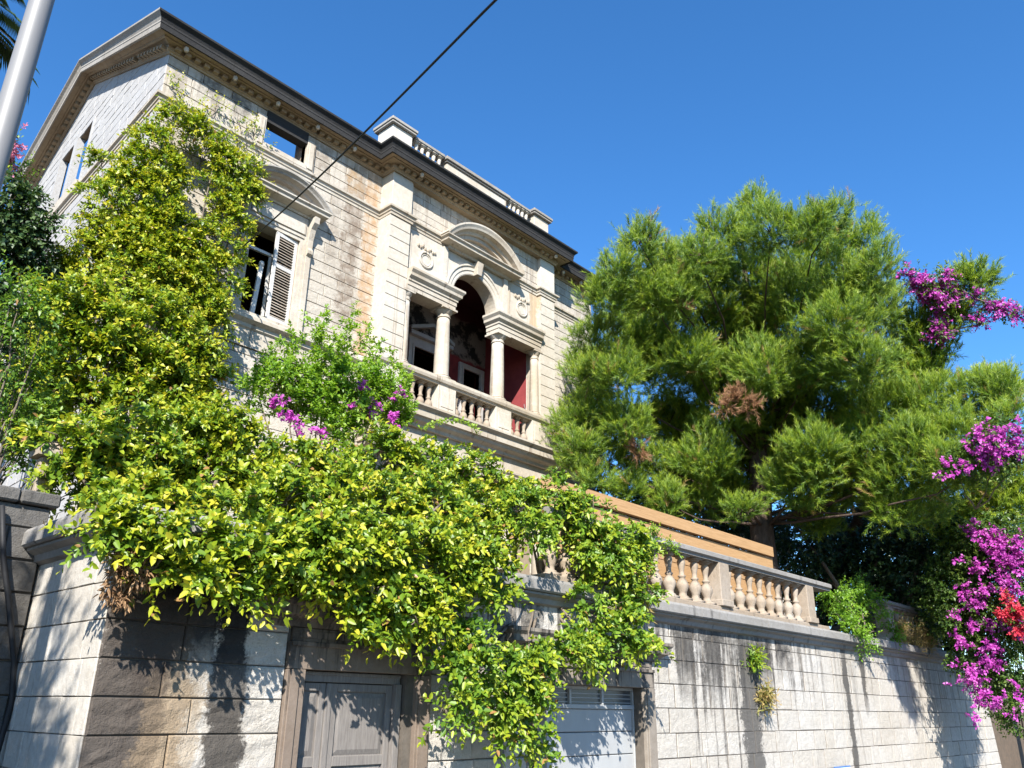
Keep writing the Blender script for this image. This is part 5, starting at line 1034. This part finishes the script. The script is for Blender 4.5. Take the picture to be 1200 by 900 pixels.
# ---------------------------------------------------------------- pine
PR = Vector((22.3, 10.6, 3.86))
pt = thing('pine_tree', 'large bright green pine with broad crown beside the villa', 'tree', PR)
tr = MB(); tp = [PR+Vector((0, 0, -.2)), PR+Vector((.02, 0, 1.2)), PR+Vector((.1, .05, 3.2)), PR+Vector((.28, .0, 5.5)), PR+Vector((.5, .1, 8.0)), PR+Vector((.6, 0, 10.5)), PR+Vector((.7, 0, 13.0))]
tr.tube(tp, [.42, .36, .33, .29, .23, .16, .06], 14).build('trunk', M['bark'], pt, smooth=True)
lm = MB()
for i, (x, y, z, r) in enumerate(PINE):
    if i % 2: continue
    zz = max(7.3, min(z-1.2-0.22*math.hypot(x-PR.x, y-PR.y), 15.8)); f = (zz-3.86)/13.0
    a = Vector((PR.x+.7*f, PR.y, zz)); b = Vector((x, y, z)); k = 6; pts = []
    for j in range(k+1):
        q = j/k; p = a.lerp(b, q); p.z += 0.5*math.sin(PI*q)*(-.6 if b.z > a.z else .3); p += Vector((rnd.gauss(0, .08), rnd.gauss(0, .08), rnd.gauss(0, .06)))*(j > 0); pts.append(p)
    lm.tube(pts, [.05*(1-.75*j/k) for j in range(k+1)], 6)
    for q in range(5):
        d = Vector((rnd.gauss(0, 1), rnd.gauss(0, 1), rnd.gauss(.5, .6))).normalized()*r*.9; lm.tube([b, b+d*.5+Vector((0, 0, -.05)), b+d], [.018, .012, .006], 4)
lm.build('limb', M['bark'], pt, smooth=True)
P, D = sprigs_in(PINE+PINE_IN, 46, lo=.45, clump=12, cw=.2, up=.8, out=.7, jit=.5, zsq=.8, keep=not_in_villa)
needles('foliage', pt, P, D, M['needle'], K=30, slen=.32, nl=.13, nw=.013)
P, D = sprigs_in(PINE_DEAD, 60, lo=.2)
needles('dead_spray', pt, P, D, M['drypine'], K=24, slen=.3, nl=.13, nw=.013, hb=.0, ht=.9)
RT2 = Vector((31.0, 13.5, 3.86))
p2 = thing('pine_tree', 'smaller pine whose tip stands clear at the upper right among magenta flowers', 'tree', RT2)
b_ = Vector(PINE_OUT[0][:3]); rt = RT2
MB().tube([rt, rt.lerp(b_, .4)+Vector((.3, .5, 0)), rt.lerp(b_, .75), b_], [.26, .2, .12, .03], 10).build('trunk', M['bark'], p2, smooth=True)
P, D = sprigs_in(PINE_OUT, 40, lo=.35, up=.8); needles('foliage', p2, P, D, M['needle'], K=28, slen=.34, nl=.15, nw=.018)
branches(p2, tuple(rt.lerp(b_, .75)), PINE_OUT, .05, M['bark'], 'limb')
RT3 = Vector((38.5, 7.9, 0.1))
p3 = thing('pine_tree', 'low pine boughs at the right edge under the flowers', 'tree', RT3)
c3 = Vector(PINE_LOW[2][:3])
MB().tube([RT3, RT3+Vector((-.3, -.2, 4.5)), RT3.lerp(c3, .5)+Vector((0, 0, 1.2)), c3], [.24, .2, .13, .05], 10).build('trunk', M['bark'], p3, smooth=True)
P, D = sprigs_in(PINE_LOW, 40, lo=.35, up=.6); needles('foliage', p3, P, D, M['needle'], K=28, slen=.34, nl=.15, nw=.018, hb=.25, ht=.75)
branches(p3, tuple(c3), PINE_LOW, .05, M['bark'], 'limb')
# bougainvilleas on the right
def bougain(label, root, green, fl, flm, r0=.05, per=34):
    t = plant('bougainvillea', label, 'bougainvillea', root, green, M['darkleaf2'], per, K=10, slen=.32, ll=.10, lw=.06, fine=False, hb=.1, ht=.6, r0=r0, up=.2)
    P, D = sprigs_in(fl, 30, lo=.1, up=.3, jit=.7, clump=40, cw=.3); leafy('bract', t, P, D, flm, K=9, slen=.20, ll=.085, lw=.075, fine=False, hb=.1, ht=.7, hj=.5)
    return t
M['darkleaf2'] = leaf_mat('bougainvillea leaf', [(0, (0.03, 0.075, 0.014)), (0.5, (0.065, 0.125, 0.018)), (1, (0.14, 0.19, 0.03))], 0.3)
bougain('great magenta bougainvillea cascading over the right end of the wall', (33.2, 8.9, 3.8), BOUG_LOW, BF_LOW+BF_SCATTER, M['magenta'])
bougain('magenta bougainvillea crest flowering among the pine boughs at the right edge', tuple(np.array(BOUG_MID[0][:3])+np.array((1.2, .8, -1.0))), BOUG_MID, BF_MID, M['magenta'], r0=.02)
t = thing('bougainvillea', 'wild magenta bougainvillea shoots against the sky at upper right', 'bougainvillea', (31.0, 9.2, 3.8))
P, D = sprigs_in(BF_TOP, 55, lo=.1, up=.3, jit=.7); leafy('bract', t, P, D, M['magenta'], K=9, slen=.2, ll=.085, lw=.075, fine=False, hb=.1, ht=.7, hj=.5)
P, D = sprigs_in(BF_TOP, 34, lo=.4); leafy('foliage', t, P, D, M['darkleaf2'], K=8, slen=.3, ll=.1, lw=.06, fine=False)
branches(t, PINE_OUT[1][:3], BF_TOP, .02)
cm = MB()
for seq in ((0, 1, 4, 5, 8, 9, 10, 11), (2, 3, 4, 6, 7), (7, 12, 13), (6, 5, 14, 8)): cm.tube([BF_TOP[q][:3] for q in seq], .02, 5)
cm.build('cane', M['twig'], t, smooth=True)
t = thing('bougainvillea', 'crimson bougainvillea cluster inside the magenta cascade', 'bougainvillea', (32.6, 7.2, 0.1))
P, D = sprigs_in(BF_RED, 110, lo=.1, up=.3, jit=.7); leafy('bract', t, P, D, M['crimson'], K=9, slen=.2, ll=.085, lw=.075, fine=False, hb=.1, ht=.7)
P, D = sprigs_in(BF_RED, 30, lo=.4); leafy('foliage', t, P, D, M['darkleaf2'], K=8, slen=.3, ll=.1, lw=.06, fine=False)
branches(t, (32.6, 7.2, 0.1), BF_RED, .03)
# dark garden trees behind
for i in range(0, len(BACK), 4):
    g_ = BACK[i:i+4]; cx = sum(b[0] for b in g_)/len(g_); cy = sum(b[1] for b in g_)/len(g_)
    plant('garden_tree', 'dark evergreen tree in the garden shade behind the balustrade', 'tree', (cx, cy, 3.86), g_, M['darkleaf'], 16, group='dark garden trees', K=12, slen=.5, ll=.17, lw=.085, fine=False, hb=.1, ht=.6, r0=.12, keep=not_in_villa)
# left edge
plant('ivy_shrub', 'dark green ivy mass at the left edge below the gable', 'shrub', (DARKL[4][0]-.6, DARKL[4][1]+.5, 3.86), DARKL, M['darkleaf'], 48, K=10, slen=.3, ll=.11, lw=.08, fine=False, hb=.2, ht=.75, up=-.1, r0=.03)
plant('leafy_shrub', 'mid green shrub at the left edge beneath the dark ivy', 'shrub', (MIDL[2][0], MIDL[2][1]+.3, 3.86), MIDL, M['leaf2'], 34, K=9, slen=.28, ll=.085, lw=.045, fine=False, hb=.0, ht=.5, r0=.025)
pk = plant('flowering_tree', 'pink flowering tree peeping out behind the lamp post', 'tree', (PINKL[2][0], PINKL[2][1], 3.86), PINKL, M['leaf2'], 22, K=8, slen=.3, ll=.10, lw=.05, fine=False, hb=.1, ht=.5, r0=.07)
P, D = sprigs_in(PINKFL, 60, lo=.1); leafy('blossom', pk, P, D, M['pink'], K=8, slen=.16, ll=.07, lw=.06, fine=False)
# palm
PX, PY, PZ = 1.0, 17.8, 15.7
pm = thing('palm_tree', 'tall palm with drooping fronds in the top left corner', 'palm', (PX, PY, 3.86))
MB().tube([(PX, PY, 3.6), (PX+.1, PY, 8), (PX, PY, 12), (PX, PY, PZ)], [.30, .24, .22, .24], 12).build('trunk', M['bark'], pm, smooth=True)
for i in range(22):
    a = i*2.4+rnd.uniform(-.2, .2); el = rnd.uniform(-.1, 1.1); L = rnd.uniform(2.0, 2.6); pts = []; d = Vector((math.cos(a), math.sin(a), 0))
    for j in range(9):
        q = j/8; pts.append(Vector((PX, PY, PZ))+d*L*q*math.cos(el*.6)+Vector((0, 0, L*(math.sin(el)*q-0.75*q*q))))
    fr_ = bpy.data.objects.new('frond', None); C.objects.link(fr_); fr_.parent = pm; fr_.location = (0, 0, PZ-3.86)
    MB().tube(pts, [.035*(1-.8*j/8) for j in range(9)], 5).build('midrib', M['twig'], fr_)
    P, D = [], []
    for j in range(46):
        q = .15+.85*j/46; k = min(7, int(q*8)); p = pts[k].lerp(pts[k+1], q*8-k); tg = (pts[k+1]-pts[k]).normalized(); sdv = tg.cross(Vector((0, 0, 1))).normalized()
        for s_ in (-1, 1): P.append(p); D.append((sdv*s_*.9+tg*.55+Vector((0, 0, -.35))).normalized())
    P = np.array(P); D = np.array(D); n = len(P); up = np.array((0, 0, 1.)); s2_ = unit(np.cross(D, up)); LL = .55
    V_ = np.stack([P, P+D*LL*.5+s2_*.018-up*.03, P+D*LL-up*.16, P+D*LL*.5-s2_*.018-up*.03], 1).reshape(-1, 3); ix = np.arange(n)[:, None]*4
    mesh_np('leaflets', V_, [np.concatenate([ix+np.array([[0, 1, 2]]), ix+np.array([[0, 2, 3]])])], rng.random(n*4), M['palm'], fr_)

# street tree out of frame at the left; its shade lies over the boundary wall and the end of the side face
stt = thing('street_tree', 'broad street tree at the left shading the boundary wall', 'tree', (-4.6, 3.4, 0))
MB().tube([(-4.6, 3.4, 0), (-4.5, 3.5, 2.5), (-4.3, 3.9, 5), (-4.2, 4.1, 8)], [.24, .2, .16, .06], 10).build('trunk', M['bark'], stt, smooth=True)
STB = [(-4.2, 4.2, 8.6, 1.7), (-5.6, 3.6, 7.6, 1.4), (-3.3, 4.0, 7.4, 1.0), (-5.2, 4.9, 9.0, 1.3), (-6.6, 4.0, 8.2, 1.3), (-4.4, 3.0, 7.2, 1.2)]
P, D = sprigs_in(STB, 26, lo=.1); leafy('foliage', stt, P, D, M['leaf2'], K=10, slen=.4, ll=.16, lw=.07, fine=False)
branches(stt, (-4.3, 3.9, 5), STB, .08, M['bark'], 'limb')
